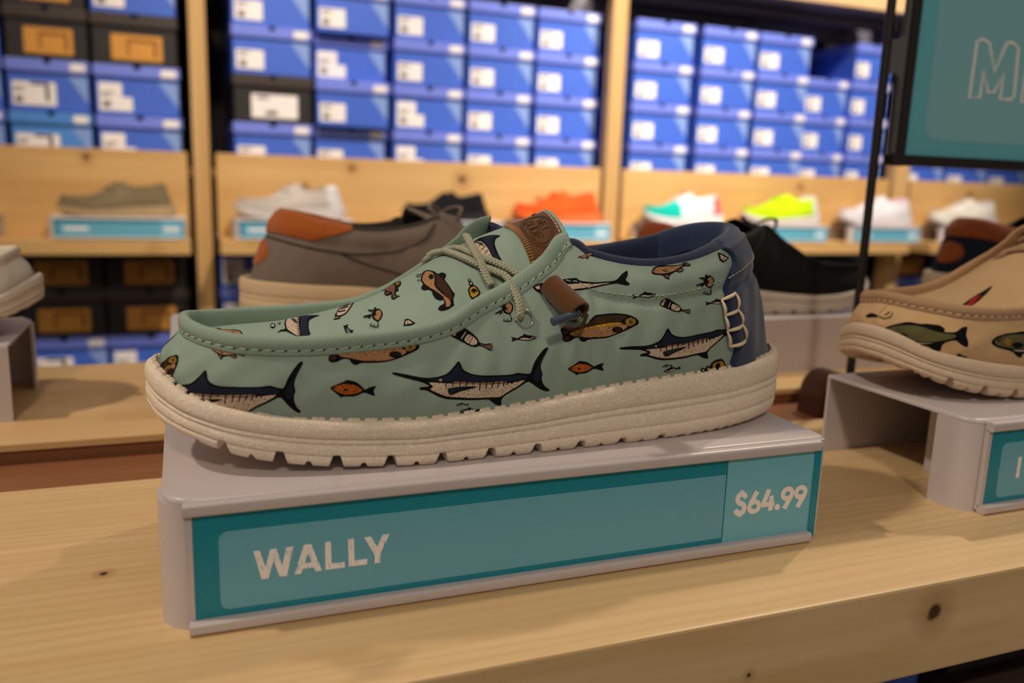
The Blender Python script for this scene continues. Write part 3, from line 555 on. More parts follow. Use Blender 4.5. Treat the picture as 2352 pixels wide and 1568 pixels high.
def build_shoe(name, label, loc, rz, M_, hi=False, prints=(), PM=None, strap=True, ladder=False, lace='cross', toggle=False, patch=None, tab=False, group=None, scale=1.0, ribs=False, cap=None, low=None, seams=()):
    root = thing(name, label, 'shoe', loc, rz, group); root.scale = (scale,)*3
    nu, nv = (640, 56) if hi else (150, 16)
    sole = sole_part(1500 if hi else 240, M_['sole'], root, hi)
    # upper wall
    t = np.linspace(0, NS, nu); v = np.linspace(0, 1, nv)
    P = wall(t[:, None], v[None, :]); UV = np.stack([np.broadcast_to(np.where(t >= NS - 1e-6, ARC, u_of_t(t))[:, None], (nu, nv)), v[None, :]*h_of_t(t)[:, None]], -1)
    V, F, U = grid(P, UV)
    mid = None; um = [M_['upper']]
    if cap is not None:                                  # toe / heel panels of another colour
        um = [M_['upper'], cap[0], cap[1]]; ft = np.repeat((t[:-1] + t[1:])/2, nv - 1); ft = np.minimum(ft, NS - ft)
        mid = np.where(ft < 7.2, 1, np.where(ft > 15.6, 2, 0))
    upper = mesh_obj('upper', V, F, um, root, U, True, mid); fix_normals(upper)
    # plug and tongue
    na, nb = (150, 48) if hi else (40, 14)
    a = np.linspace(.02, 11.7, na); b = np.linspace(0, 1, nb); Pv = vamp(a[:, None], b[None, :])
    UVv = np.stack([np.broadcast_to(np.interp(a, _aa, VARC)[:, None], (na, nb)), (b[None, :] - .5)*np.interp(a, _aa, _vw)[:, None]], -1)
    tip = Pv[-1][None] + np.array([[[.0006, 0, -.0008]], [[.0004, 0, -.0028]], [[-.004, 0, -.0046]]])
    Pv = np.concatenate([Pv, tip], 0); UVv = np.concatenate([UVv, np.repeat(UVv[-1:], 3, 0) + np.array([[[.001, 0]], [[.003, 0]], [[.008, 0]]])], 0)
    V, F, U = grid(Pv, UVv); tongue = mesh_obj('tongue', V, F, [M_.get('tongue', M_['upper'])] + ([cap[0]] if cap else []), root, U, True, (np.repeat(np.concatenate([a, [12, 12]])< 7.4, nb - 1)).astype(int) if cap else None); fix_normals(tongue)
    # raised binding round the toe up to the eyestays
    pr = rim_profile(); nr = 520 if hi else 110
    tr = np.linspace(-11.05, 11.05, nr); T, o2, u2, d = rim_frame(tr)
    fl = 1 - .45*smooth(np.abs(tr), 7.0, 10.0)[:, None, None]; Pr = T[:, None] + o2[:, None]*pr[None, :, 0:1]*fl + u2[:, None]*pr[None, :, 1:2]*(2 - fl)**.35
    sa = np.concatenate([[0], np.cumsum(np.linalg.norm(np.diff(T, axis=0), axis=1))]); pa = np.concatenate([[0], np.cumsum(np.linalg.norm(np.diff(pr, axis=0), axis=1))])
    V, F, U = grid(Pr, np.stack([np.broadcast_to(sa[:, None], Pr.shape[:2]), np.broadcast_to(pa[None], Pr.shape[:2])], -1))
    k = len(pr); F = [tuple(f) for f in F] + [tuple(range(k)), tuple(range((nr-1)*k, nr*k))[::-1]]
    rim = mesh_obj('toe_binding', V, F, [M_['rim']] + ([cap[0]] if cap else []), root, U, True, np.concatenate([np.repeat(np.abs(tr[:-1]) < 7.4, k - 1), [0, 0]]).astype(int) if cap else None); fix_normals(rim)
    if hi:
        th = np.linspace(-10.9, 10.9, 1600); T, o2, u2, d = rim_frame(th)
        fl = 1 - .45*smooth(np.abs(th), 7.0, 10.0)[:, None]; stitch_dashes(T + o2*.00072*fl + u2*.0013, o2, .0030, .0016, .00026).build('binding_stitching', M_['thread'], rim, True)
        hp = MB(); S = T + o2*(.00072*fl + .0003) + u2*.0013; aa_ = np.concatenate([[0], np.cumsum(np.linalg.norm(np.diff(S, axis=0), axis=1))])
        for s in np.arange(.0038, aa_[-1], .0046):
            i = int(np.searchsorted(aa_, s)); i = min(i, len(S) - 2)
            c = S[i]; e = d[i]*.00055; f = u2[i]*.00032
            hp.add([c - e - f, c + e - f*.3, c + e + f, c - e + f*.3], [(0, 1, 2, 3)])
        hp.build('needle_holes', M_['hole'], rim)
    # lining of the collar
    tl = np.linspace(11.0, 27.0, 260 if hi else 60); T = spl(tl, [4, 5, 6]); n2 = plan_normal(tl, [4, 5])
    inr = [(-.0004, -.0006), (.0002, .0004), (.0012, .0020), (.0030, .0030), (.0052, .0026), (.0068, .0006), (.0078, -.003), (.0084, -.010), (.0090, -.022), (.0095, -.040)]
    Pl = np.stack([np.stack([T[:, 0] - n2[:, 0]*i, T[:, 1] - n2[:, 1]*i, T[:, 2] + z], -1) for i, z in inr], 1)
    V, F, _ = grid(Pl); lin = mesh_obj('collar_lining', V, F, M_['lining'], root); fix_normals(lin)
    # insole
    ti = np.linspace(0, NS, 120, endpoint=False); c = spl(ti, [0, 1, 3]); n2 = plan_normal(ti, [0, 1])
    V = np.stack([c[:, 0] - n2[:, 0]*.005, c[:, 1] - n2[:, 1]*.005, c[:, 2] - .001], -1)
    mesh_obj('insole', V, [tuple(range(120))], M_['lining'], root, None, False)
    if strap:
        nvs, nts = (60, 90) if hi else (14, 20)
        vv = np.concatenate([np.linspace(0.0, 1, nvs)])
        tle = np.interp(vv, [0, .1, .2, .4, .61, .75, .80, .86, .91, .96, 1.0], [15.95, 15.97, 16.06, 15.86, 15.80, 15.93, 16.12, 16.36, 16.45, 16.36, 16.15])
        w = np.linspace(0, 1, nts)[None, :]; tg = tle[:, None]*(1 - w) + (38 - tle)[:, None]*w
        edge = np.minimum(1, np.minimum(w, 1 - w)*nts/2.0); Ps = wall(tg, vv[:, None], .0000 + .0021*np.minimum(1, edge*1.6) + 0*tg)
        # roll over the top edge
        tg2 = tg[-1]; T = spl(tg2, [4, 5, 6]); n2 = plan_normal(tg2, [4, 5])
        ee = edge[0]; roll = [(.0002, .0004, -.8, .3), (.0012, .0020, -.6, .7), (.0030, .0030, 0, 1), (.0052, .0026, .5, .8), (.0068, .0006, .9, .3), (.0078, -.003, 1, 0), (.0084, -.010, 1, 0)]
        Pq = np.stack([np.stack([T[:, 0] - n2[:, 0]*(i + a_*.0007*ee), T[:, 1] - n2[:, 1]*(i + a_*.0007*ee), T[:, 2] + z + b_*.0008*ee], -1) for i, z, a_, b_ in roll], 0)
        V, F, _ = grid(np.concatenate([Ps, Pq], 0)); st = mesh_obj('heel_strap', V, F, M_['strap'], root); fix_normals(st)
    else: st = None
    if hi:
        # collar seam thread, continues over the strap
        tc = np.linspace(9.9, 26.8, 900); vc = np.interp(tc, [9.9, 10.05, 10.53, 11.18, 11.97, 13.0, 14.3, 15.5, 15.9, 16.5, 19, 21.5, 22.1, 23.2, 25, 27], [.95, .92, .813, .742, .750, .758, .762, .778, .785, .80, .86, .80, .785, .765, .75, .83])
        Pc = wall(tc, vc, 0.00025); Pe = wall(tc, vc, .0022); on = ((tc > 15.95) & (tc < 22.05))[:, None]; n2 = plan_normal(tc, [0, 1]); N = np.concatenate([n2, 0*n2[:, :1]], 1)
        for q0, q1, use in ((0, 300, Pc), (300, 900, Pe)):
            sel = slice(*np.searchsorted(tc, [9.9, 15.95] if use is Pc else [15.97, 22.0])); stitch_dashes(use[sel], N[sel], .0022, .0009, .00022).build('collar_stitching', M_['thread'], upper, True)
    if ladder:
        A = [(15.598, .64), (15.66, .507), (15.735, .373), (15.81, .24)]; B = [(16.198, .655), (16.16, .527), (16.25, .40), (16.398, .26)]
        def seg(p, q, r=.00075):
            w = np.linspace(0, 1, 9); P = wall(p[0]*(1-w) + q[0]*w, p[1]*(1-w) + q[1]*w, .0012 + .0012*np.sin(np.pi*w) + .0010*smooth(p[0]*(1-w) + q[0]*w, 15.8, 16.1) + 0*w); mb = MB()
            mb.tube(P, r*(.55 + .45*np.sin(np.pi*w)), 8); return mb.build('cross_stitch', M_['thread2'], root, True)
        for i in range(4): seg(A[i], B[i], .0009)
        for i in range(3): seg(A[i], A[i+1]); seg(B[i], B[i+1])
    if ribs:
        # little ribbed teeth where the upper meets the sole
        mb = MB()
        for q in range(5):
            x = -.0019 + q*.00095; mb.box(x - .00038, x + .00038, -.0006, .0006, -.0008, .0006 + .0002*(q % 2), 0)
        mb.box(-.0023, .0023, -.00065, .0004, -.0012, .0001)
        t2, s2, L2 = arc_resample(4000); st_ = s2
        proto = None
        for s in np.arange(.003, L2, .0066):
            tq = np.array([np.interp(s, st_, t2)]); c = spl(tq, [0, 1, 3])[0]; n2 = plan_normal(tq, [0, 1])[0]
            dz = (spl(tq + .05, [3]) - spl(tq - .05, [3]))[0][0]; dl = np.linalg.norm((spl(tq + .05, [0, 1]) - spl(tq - .05, [0, 1]))[0])
            pos = (c[0] - n2[0]*.0030, c[1] - n2[1]*.0030, c[2] + .0009)
            if proto is None: o = proto = mb.build('welt_rib', M_['sole'], root); me = o.data
            else: o = bpy.data.objects.new('welt_rib', me); COL.objects.link(o); o.parent = root
            ang = math.atan2(n2[0], -n2[1]); o.location = pos
            o.rotation_euler = (Matrix.Rotation(ang, 3, 'Z') @ Matrix.Rotation(-math.atan2(dz, dl), 3, 'Y')).to_euler()
    for nm, srf, co, mu in prints:
        decal('w' if srf in ('w', 'b') else 'v', nm, co, mu, upper if srf in ('w', 'b') else tongue, PM)
    # laces
    if lace == 'cross':
        A = [(-.0300, .020, .0668), (-.0322, .0150, .0715), (-.0318, .0120, .0752), (-.0300, .0100, .0776), (-.0265, .0050, .0790), (-.0252, -.0004, .0790), (-.0215, -.0134, .0774), (-.0161, -.0208, .0747), (-.0116, -.0244, .0730), (-.0086, -.0274, .0712), (-.0074, -.0325, .0672), (-.0066, -.0378, .0612), (-.0072, -.0402, .0568), (-.0076, -.0390, .0553)]
        B = [(-.0245, .020, .0730), (-.0240, .0130, .0780), (-.0215, .0060, .0802), (-.0200, -.0035, .0805), (-.0175, -.0128, .0790), (-.0134, -.0177, .0776), (-.0090, -.0218, .0757), (-.0051, -.0248, .0735), (-.0022, -.0270, .0712)]
        Cc = [(-.0125, .0160, .0830), (-.0140, .0110, .0852), (-.0160, .0010, .0838), (-.0178, -.0118, .0806), (-.0174, -.0198, .0764), (-.0168, -.0256, .0712), (-.0157, -.0285, .0682)]
        for L in ((A, B, Cc) if hi else (A, B)): rope(L, .0018, root, M_['lace'], n=None if hi else 60)
    elif lace == 'bow':
        for s in (-1, 1):
            q = [(-.004, 0, .088), (-.004 - .006*s, s*.006, .096), (-.010 - .008*s, s*.016, .098), (-.014, s*.020, .088), (-.008, s*.010, .085), (-.004, 0, .088)]
            rope(q, .0019, root, M_['lace'], n=60)
            rope([(-.004, 0, .088), (-.012, s*.012, .089), (-.018, s*.024, .080), (-.020, s*.034, .066)], .0019, root, M_['lace'], n=50)
        rope([(-.012, -.030, .074), (-.008, -.015, .084), (-.006, 0, .087), (-.006, .015, .085), (-.010, .028, .078)], .0019, root, M_['lace'], n=50)
    if toggle:
        ey = MB(); c = wall_uh(np.array([.1665]), np.array([.0389]), .0009)[0]; n2 = plan_normal(np.array([t_of_u(.1665)]), [0, 1])[0]
        ex = Vector((n2[0], n2[1], .25)).normalized(); e1 = Vector((0, 0, 1)).cross(ex).normalized(); e2 = ex.cross(e1)
        ring = [np.array(Vector(c) + e1*math.cos(q)*.0034 + e2*math.sin(q)*.0036) for q in np.linspace(0, 2*np.pi, 28, endpoint=False)]
        ey.tube(ring, .00055, 8, closed=True); ey.build('eyelet', M_['wire'], root, True)
        p0 = np.array([.0077, -.0350, .0690]); p1 = np.array([.0142, -.0510, .0592])
        ax = (p1 - p0); Ln = np.linalg.norm(ax); ax /= Ln; tg = MB(); P = []; R = []
        for f, rr in ((0, .0040), (.03, .0051), (.5, .0053), (.97, .0054), (1.0, .0052), (1.0, .0043), (.9, .0041), (.3, .0040)): P.append(p0 + ax*Ln*f); R.append(rr)
        P = np.array(P); Nn = np.cross(ax, [0, 0, 1.]); Nn /= np.linalg.norm(Nn); Bn = np.cross(ax, Nn); th = np.arange(32)*2*np.pi/32
        ringp = P[:, None] + np.array(R)[:, None, None]*(Nn*np.cos(th)[:, None] + Bn*np.sin(th)[:, None])[None]
        V, F, _ = grid(np.swapaxes(ringp, 0, 1), close=True); F = [tuple(f) for f in F] + [tuple(i*8 for i in range(32))]
        to = mesh_obj('toggle_bead', V, F, M_['leather'], root); fix_normals(to); autosmooth(to, 50)
        e0 = p1 + ax*.0002; tip = np.array([.0008, -.0548, .0566])
        lt = MB(); lt.tube([e0 - ax*.007, e0 - ax*.002, e0 + ax*.0012 + np.array([-.0012, 0, 0]), (e0*.5 + tip*.5) + np.array([.0004, -.0012, .0007]), tip], [.0015, .0016, .0017, .0017, .0017], 16)
        autosmooth(lt.build('lace_tip', M_['tip'], to), 50)
        rope([p1 - ax*.006 + Bn*.0016, p1 + ax*.0004 + Bn*.0022, p1 + ax*.0016 + Nn*.002, p1 - ax*.001 + Nn*.0026, p1 - ax*.006], .0011, to, M_['lace'], 'lace_end')
        q0 = p1 + np.array([-.004, .006, -.0062]); q1 = p1 + np.array([.004, .005, -.0066])
        lp = MB(); lp.tube([q0, (q0 + q1)/2 + np.array([0, -.0012, -.0012]), q1, p1 + np.array([.0052, .003, -.001])], [.0007, .0010, .0010, .0007], 8); lp.build('toggle_loop', M_['emboss'], to, True)
    if patch == 'logo':
        cs = [(.1448, .0078), (.1650, .0070), (.1648, -.0195), (.1446, -.0255)]
        def pq(x, y):   # x 0 toe side .. 1 heel side, y 0 far .. 1 near
            a_, b_, c_, d_ = [np.array(q) for q in cs]; return (a_*(1-x) + b_*x)*(1-y) + (d_*(1-x) + c_*x)*y
        n1 = 26; g = np.array([[pq(x, y) for y in np.linspace(0, 1, n1)] for x in np.linspace(0, 1, n1)])
        ed = np.minimum(np.minimum(np.linspace(0, 1, n1), np.linspace(1, 0, n1))[:, None], np.minimum(np.linspace(0, 1, n1), np.linspace(1, 0, n1))[None])
        Pp = vamp_pq(g[..., 0], g[..., 1], np.where(ed <= 0, .0001, .00075)); V, F, _ = grid(Pp); pa_ = mesh_obj('leather_patch', V, F, M_['leather'], root); fix_normals(pa_)
        def stroke(pts, r=.00020):
            q = np.array([pq(*p) for p in pts]); mb = MB(); mb.tube(vamp_pq(q[:, 0], q[:, 1], .00082), r, 5); return mb
        ov = MB(); 
        for rx, ry in ((.36, .40), (.31, .35)):
            m_ = stroke([(.52 + rx*math.cos(q), .52 + ry*math.sin(q)) for q in np.linspace(0, 2*np.pi, 40)]); ov.add(m_.V, m_.F)
        ov.build('embossed_oval', M_['emboss'], pa_, True)
        GL = {'H': [[(0, 0), (0, 1)], [(1, 0), (1, 1)], [(0, .5), (1, .5)]], 'E': [[(1, 0), (0, 0), (0, 1), (1, 1)], [(0, .5), (.8, .5)]], 'Y': [[(0, 1), (.5, .5), (1, 1)], [(.5, .5), (.5, 0)]],
              'D': [[(0, 0), (0, 1), (.6, 1), (1, .7), (1, .3), (.6, 0), (0, 0)]], 'U': [[(0, 1), (0, .2), (.3, 0), (.7, 0), (1, .2), (1, 1)]]}
        em = MB()
        for word, x0, hh, y0, wd in (('HEY', .58, .17, .36, .32), ('DUDE', .30, .22, .26, .52)):
            for i, ch in enumerate(word):
                cw = wd/len(word)
                for path in GL[ch]:
                    m_ = stroke([(x0 + hh*p[1], y0 + cw*(i + .12 + .72*p[0])) for p in path], .00030); em.add(m_.V, m_.F)
        em.build('embossed_lettering', M_['emboss'], pa_, True)
        zz = MB(); 
        for i, y in enumerate(np.linspace(.02, .98, 26)):
            m_ = stroke([(-.03, y), (.12, y + .012)], .00028); zz.add(m_.V, m_.F)
        zz.build('zigzag_stitching', M_['thread3'], pa_, True)
        q = np.array([pq(.93, y) for y in np.linspace(0, .97, 60)]); Pq = vamp_pq(q[:, 0], q[:, 1], .0008)
        stitch_dashes(Pq, np.tile([0, 0, 1.], (60, 1)), .0018, .0008, .00026).build('edge_stitching', M_['thread2'], pa_, True)
    if patch == 'collar':    # leather piece over the back of the collar, leather tab low on the heel
        vv = np.linspace(.72, 1, 10); w = np.linspace(0, 1, 40)[None, :]; t0 = np.interp(vv, [.72, 1], [16.2, 14.6])
        tg = t0[:, None]*(1 - w) + (38 - t0)[:, None]*w; Ps = wall(tg, vv[:, None], .0013)
        T = spl(tg[-1], [4, 5, 6]); n2 = plan_normal(tg[-1], [4, 5])
        Pq = np.stack([np.stack([T[:, 0] - n2[:, 0]*i, T[:, 1] - n2[:, 1]*i, T[:, 2] + z], -1) for i, z in ((-.0004, .0012), (.003, .0042), (.0066, .0026), (.0086, -.003))], 0)
        V, F, _ = grid(np.concatenate([Ps, Pq], 0)); o = mesh_obj('collar_patch', V, F, M_['leather'], root); fix_normals(o)
    if tab:
        r_ = np.linspace(0, 1, 6)[:, None]; q = np.linspace(0, 2*np.pi, 28)[None, :]
        P = wall(19 + r_*1.0*np.cos(q), .42 + r_*.2*np.sin(q), np.where(r_ > .95, .0003, .0014) + 0*q); V, F, _ = grid(P); o = mesh_obj('heel_tab', V, F, M_['leather'], root); fix_normals(o)
    for path in seams:
        q = np.array(path); w = np.linspace(0, len(q) - 1, 40); P = wall(np.interp(w, np.arange(len(q)), q[:, 0]), np.interp(w, np.arange(len(q)), q[:, 1]), .0003)
        mb = MB(); mb.tube(P, .0008, 6); mb.build('seam', M_['lining'], root, True)
    if low:
        for c in bpy.data.objects:
            if c.parent == root and c.type == 'MESH':
                co = np.empty(len(c.data.vertices)*3, np.float32); c.data.vertices.foreach_get('co', co); co = co.reshape(-1, 3)
                co[:, 2] = np.where(co[:, 2] > .030, .030 + (co[:, 2] - .030)*low, co[:, 2]); c.data.vertices.foreach_set('co', co.ravel()); c.data.update()
    return root
# ---------------------------------------------------------------- materials
PINE_A, PINE_B = srgb(214, 172, 112), srgb(196, 146, 84)
m_table = pine('pine table', srgb(224, 194, 146), srgb(204, 170, 122), 0, [(.2918, -.0524, -.0135, .0046), (.1983, -.0524, -.0244, .0012), (-.0337, .0575, 0, .0019)], .42)
m_table_b = pine('pine table back', srgb(224, 190, 140), srgb(206, 164, 108), 0, [(-.032, .3486, 0, .0022)], .5, .6)
m_mid = pine('brown stained strip', srgb(146, 96, 64), srgb(118, 74, 46), 0, (), .45, 1.2)
m_panel = pine('pine panel', srgb(216, 174, 112), srgb(194, 146, 84), 0, [(-.20, 1.948, .175, .008), (.42, 1.948, .17, .008), (.72, 1.948, .15, .012), (1.42, 1.948, .12, .009), (1.86, 1.948, .16, .008), (.30, 1.948, .12, .006), (.16, 1.85, -.02, .007), (-.06, 1.85, -.03, .010), (2.6, 1.948, .15, .009), (.95, 1.948, .10, .007)], .5, .7, .35)
m_post = pine('pine post', srgb(212, 172, 114), srgb(188, 144, 86), 2, (), .5, .6, .5)
m_dark = plain('dark backing', srgb(40, 37, 38), .8, .2)
m_metal = plain('dark grey beam', srgb(128, 122, 128), .5, .4, .3)
m_floor = plain('shop floor', srgb(70, 58, 48), .5, .4)
m_white = plain('white powder coat', srgb(196, 186, 186), .30, .5, 0, .02, 40)
m_whiteb = plain('white powder coat shelf', srgb(214, 206, 202), .35, .5, 0, .02, 40)
m_teal = plain('teal sign print', srgb(12, 132, 152), .38, .5, 0, .05, 300)
m_teal2 = plain('pale teal sign print', srgb(104, 172, 192), .38, .5, 0, .05, 300)
m_teal3 = plain('price teal print', srgb(112, 184, 204), .38, .5, 0, .05, 300)
m_word = distressed('scratched cream lettering', srgb(244, 238, 236), srgb(104, 172, 192))
m_price = plain('cream lettering', srgb(244, 236, 232), .5, .3, 0, .02)
m_black = plain('black enamel', srgb(26, 20, 20), .38, .5)
m_bracket = plain('brown enamel', srgb(62, 32, 24), .35, .5)
m_grey = plain('grey enamel', srgb(96, 96, 98), .45, .4)
m_blue = plain('blue card', srgb(68, 104, 202), .45, .4, 0, .06, 20)
m_blue2 = plain('light blue card', srgb(78, 138, 214), .45, .4, 0, .06, 20)
m_lid = plain('top-lit blue card lid', srgb(116, 132, 222), .38, .5, 0, .05, 20)  # paler than the box body: light from above painted into the colour
m_wedge = plain('pale blue printed wedge', srgb(132, 158, 214), .45, .4)
m_stick = plain('white sticker', srgb(244, 234, 226), .5, .3, 0, .02)
m_print = plain('grey label print', srgb(120, 110, 112), .6, .2)
m_blackcard = plain('black card', srgb(38, 32, 30), .5, .4)
m_blacklid = plain('black card lid', srgb(62, 50, 44), .45, .4)
m_ochre = plain('ochre sticker', srgb(214, 148, 62), .5, .3)
m_ochred = plain('dark ochre print', srgb(140, 92, 40), .5, .3)
m_notch = plain('notch shade and label ink', srgb(16, 22, 44), .8, .1)

# ---------------------------------------------------------------- the room
def slab(name, x0, x1, y0, y1, z0, z1, mat, parent=None, bev=0):
    mb = MB(); mb.box(x0, x1, y0, y1, z0, z1, 0, bev); return mb.build(name, mat, parent)
tag(slab('floor', -4, 6, -3, 4, -.80, -.75, m_floor), 'dark shop floor under the tables and shelves', None, None, 'structure')
tag(slab('wall_back', -4, 6, 2.50, 2.6, -.75, 2.6, m_dark), 'dark wall behind the shoe box shelves', None, None, 'structure')

tag(slab('wall_right', 4.6, 4.7, -3, 2.5, -.75, 2.6, plain('brown side wall', srgb(96, 82, 70), .8, .2)), 'brown side wall beyond the end of the table', None, None, 'structure')

# ---------------------------------------------------------------- display table
tb = thing('display_table', 'long pale pine display table with a brown strip between two boards', 'table', (0, .2, -.75))
def tpart(name, *b, mat, bev=.0012):
    o = slab(name, b[0], b[1], b[2] - .2, b[3] - .2, b[4] + .75, b[5] + .75, mat, tb, bev); return o
def world_coords(o):  # keep object-space grain and knots in room coordinates
    off = o.matrix_parent_inverse
    return o
def tboard(name, x0, x1, y0, y1, z0, z1, mat, bev=.0012):
    mb = MB(); mb.box(x0, x1, y0, y1, z0, z1, 0, bev); o = mb.build(name, mat, tb); o.location = (0, -.2, .75); return o
tboard('front_board', -1.4, 2.0, -.0524, .1665, -.042, 0, m_table)
tboard('back_board', -1.4, 2.0, .2464, .4573, -.0045, 0, m_table_b, .0006)
tboard('back_frame', -1.4, 2.0, .2486, .4551, -.042, -.0046, m_mid)
tboard('middle_strip', -1.4, 2.0, .1670, .2460, -.060, -.012, m_mid)
for x in (-1.3, 1.9):
    for y in (0, .40): tboard('leg', x - .04, x + .04, y - .03, y + .03, -.75, -.042 if y > .2 or y < .16 else -.06, m_post)
tboard('lower_shelf', -1.4, 2.0, -.02, .42, -.335, -.315, m_table_b)

# ---------------------------------------------------------------- shelving along the back
sh = thing('shelving_unit', 'pine shelving wall with stacked shoe boxes and a lit display ledge', 'shelving', (1.0, 2.1, -.75))
def spart(name, x0, x1, y0, y1, z0, z1, mat, bev=.002):
    mb = MB(); mb.box(x0, x1, y0, y1, z0, z1, 0, bev); o = mb.build(name, mat, sh); o.location = (-1.0, -2.1, .75); return o
POSTS = [(-1.10, -1.06), (.034, .072), (1.156, 1.202), (2.243, 2.310), (3.40, 3.46)]
for x0, x1 in POSTS: spart('post', x0, x1, 1.9458, 1.984, -.75, 1.3, m_post)
for (a0, a1), (b0, b1) in zip(POSTS[:-1], POSTS[1:]):
    spart('display_panel', a1 + .014, b0 - .014, 1.948, 1.968, -.052, .195, m_panel)
    spart('display_ledge', a1 + .014, b0 - .014, 1.834, 1.9478, -.043, -.007, m_panel)
    spart('box_shelf', a1 + .002, b0 - .002, 1.985, 2.36, .138, .158, m_post)
    spart('lower_box_shelf', a1 + .002, b0 - .002, 1.985, 2.36, -.40, -.380, m_post)
    spart('upper_fascia', a1 + .001, b0 - .001, 1.905, 1.925, .712, .79, m_table_b)  # paler pine on the fascia stands in for the light along this edge
    spart('upper_shelf', a1 + .001, b0 - .001, 1.926, 2.36, .715, .735, m_metal)
spart('crossbeam', -1.1, 3.46, 2.20, 2.24, .66, .71, m_metal)
spart('crossbeam', -1.1, 3.46, 2.05, 2.08, .685, .712, m_metal)
spart('back_panel', -1.1, 3.46, 2.37, 2.39, -.75, 1.3, m_dark)

# ---------------------------------------------------------------- shoe boxes
BW, BH, BD = .197, .1155, .33
def make_box(kind, lab):
    t = thing('shoe_box', 'x', 'shoe box')
    body, lid = {'blue': (m_blue, m_lid), 'light': (m_blue2, m_blue2), 'black': (m_blackcard, m_blacklid)}[kind]
    w, h = BW/2, BH
    mb = MB(); mb.box(-w + .003, w - .003, .0075, BD - .004, .0008, h - .003, 0, .0012); mb.build('body', body, t)
    mb = MB(); mb.box(-w, w, 0, BD, h*.765, h, 0, .0014); ld = mb.build('lid', lid, t)
    mb = MB(); mb.prism([(.009*math.cos(a), h + .0002 - .011*math.sin(a)) for a in np.linspace(0, math.pi, 10)], 'y', -.0006, .001); mb.build('notch_shade', m_notch, ld)  # dark half-disc laid on the lid as the shade inside the notch
    if kind != 'black':
        mb = MB(); mb.prism(rounded(w - .046, w - .008, h*.80, h*.95, .007), 'y', -.0006, .001); mb.build('logo_sticker', m_stick, ld)
        mb = MB(); mb.prism([(w - .052, h*.70), (w - .006, h*.70), (w - .006, h*.18)], 'y', .0069, .009); mb.build('printed_wedge', m_wedge, t)
        if lab == 0:
            mb = MB(); mb.prism(rounded(-w + .010, -w + .078, h*.10, h*.50, .003), 'y', .0067, .009); lb = mb.build('size_label', m_stick, t)
        elif lab == 1:
            mb = MB(); mb.prism([(-w+.010, h*.08), (-w+.085, h*.08), (-w+.085, h*.36), (-w+.062, h*.36), (-w+.062, h*.64), (-w+.010, h*.64)], 'y', .0067, .009); lb = mb.build('size_label', m_stick, t)
        else:
            mb = MB(); mb.prism(rounded(-w + .012, -w + .115, h*.10, h*.56, .003), 'y', .0067, .009); lb = mb.build('size_label', m_stick, t)
            mb = MB(); mb.box(-w + .055, -w + .098, .0061, .008, h*.50, h*.545); mb.box(-w + .090, -w + .098, .0061, .008, h*.2, h*.5); mb.build('label_border', m_notch, lb)
        mb = MB(); mb.box(-w + .016, -w + .044, .0062, .008, h*.42, h*.455); mb.box(-w + .016, -w + .034, .0062, .008, h*.36, h*.385); mb.box(-w + .018, -w + .036, .0062, .008, h*.15, h*.27); mb.build('label_print', m_print, lb)
    else:
        st = m_stick if lab == 3 else m_ochre
        mb = MB(); mb.prism(rounded(-w*.55, w*.62, h*.10, h*.60, .002), 'y', .0067, .009); lb = mb.build('size_label', st, t)
        mb = MB(); mb.box(-w*.2, w*.5, .0061, .008, h*.46, h*.52); mb.box(w*.42, w*.5, .0061, .008, h*.18, h*.46); mb.box(-w*.2, -w*.14, .0061, .008, h*.2, h*.46)
        if lab == 3: mb = MB(); mb.box(-w*.42, -w*.1, .0061, .008, h*.5, h*.56); mb.box(-w*.2, w*.1, .0061, .008, h*.16, h*.26)
        mb.build('label_print', m_print if lab == 3 else m_ochred, lb)
    return t
def children(o): return [c for c in bpy.data.objects if c.parent == o]
PROTO = {}
ORD = ['bottom', 'second', 'third', 'fourth', 'fifth']
def place_box(kind, lab, x, y, z, label, group, w=None):
    key = (kind, lab)
    if key not in PROTO: r = make_box(kind, lab); PROTO[key] = (r, [(c, children(c)) for c in children(r)])
    else:
        src, kids = PROTO[key]; r = src.copy(); COL.objects.link(r)
        for c, g in kids:
            d = c.copy(); COL.objects.link(d); d.parent = r
            for e in g: f = e.copy(); COL.objects.link(f); f.parent = d
    r.location = (x, y, z); r.scale = ((w or BW)/BW, 1, 1); tag(r, label, 'shoe box', group); return r
Z0, PIT = .160, .1172
NUM = ['first', 'second', 'third', 'fourth', 'fifth', 'sixth']
def column(bay, ci, x0, x1, kinds, back=0.0, jit=.0015, y=2.0, z0=Z0):
    for r, kd in enumerate(kinds):
        if kd is None: continue
        kind, lab = {'B': ('blue', 0), 'L': ('blue', 1), 'W': ('light', 2), 'X': ('blue', 2), 'K': ('black', 2), 'S': ('black', 3)}[kd[0]]
        bk = back + (.035 if len(kd) > 1 else 0) + random.uniform(0, .006)
        nm = {'blue': 'blue', 'light': 'light blue', 'black': 'black'}[kind]
        place_box(kind, lab, (x0 + x1)/2 + random.uniform(-jit, jit), y + bk, z0 + r*PIT,
                  '%s shoe box, %s row above the panel, %s column of the %s bay' % (nm, ORD[r], NUM[ci], bay), 'shoe boxes stacked on the shelves', x1 - x0 - .001 - 2*jit)
for ci, (x0, x1, k) in enumerate([(-.562, -.365, 'BBBK'), (-.362, -.185, ['W', 'X', 'K', 'K']), (-.182, .014, ['L', 'L', 'K', 'B'])]): column('left', ci, x0, x1, k)
for ci, (x0, x1, k) in enumerate([(.131, .330, ['B', 'S', 'B', 'B']), (.337, .534, ['B.', 'B', 'L.', 'B']), (.541, .741, ['L', 'L', 'B', 'B']), (.746, .945, ['B', 'B', 'B', 'B']), (.951, 1.150, ['B', 'B', 'B', 'B'])]): column('middle', ci, x0, x1, k)
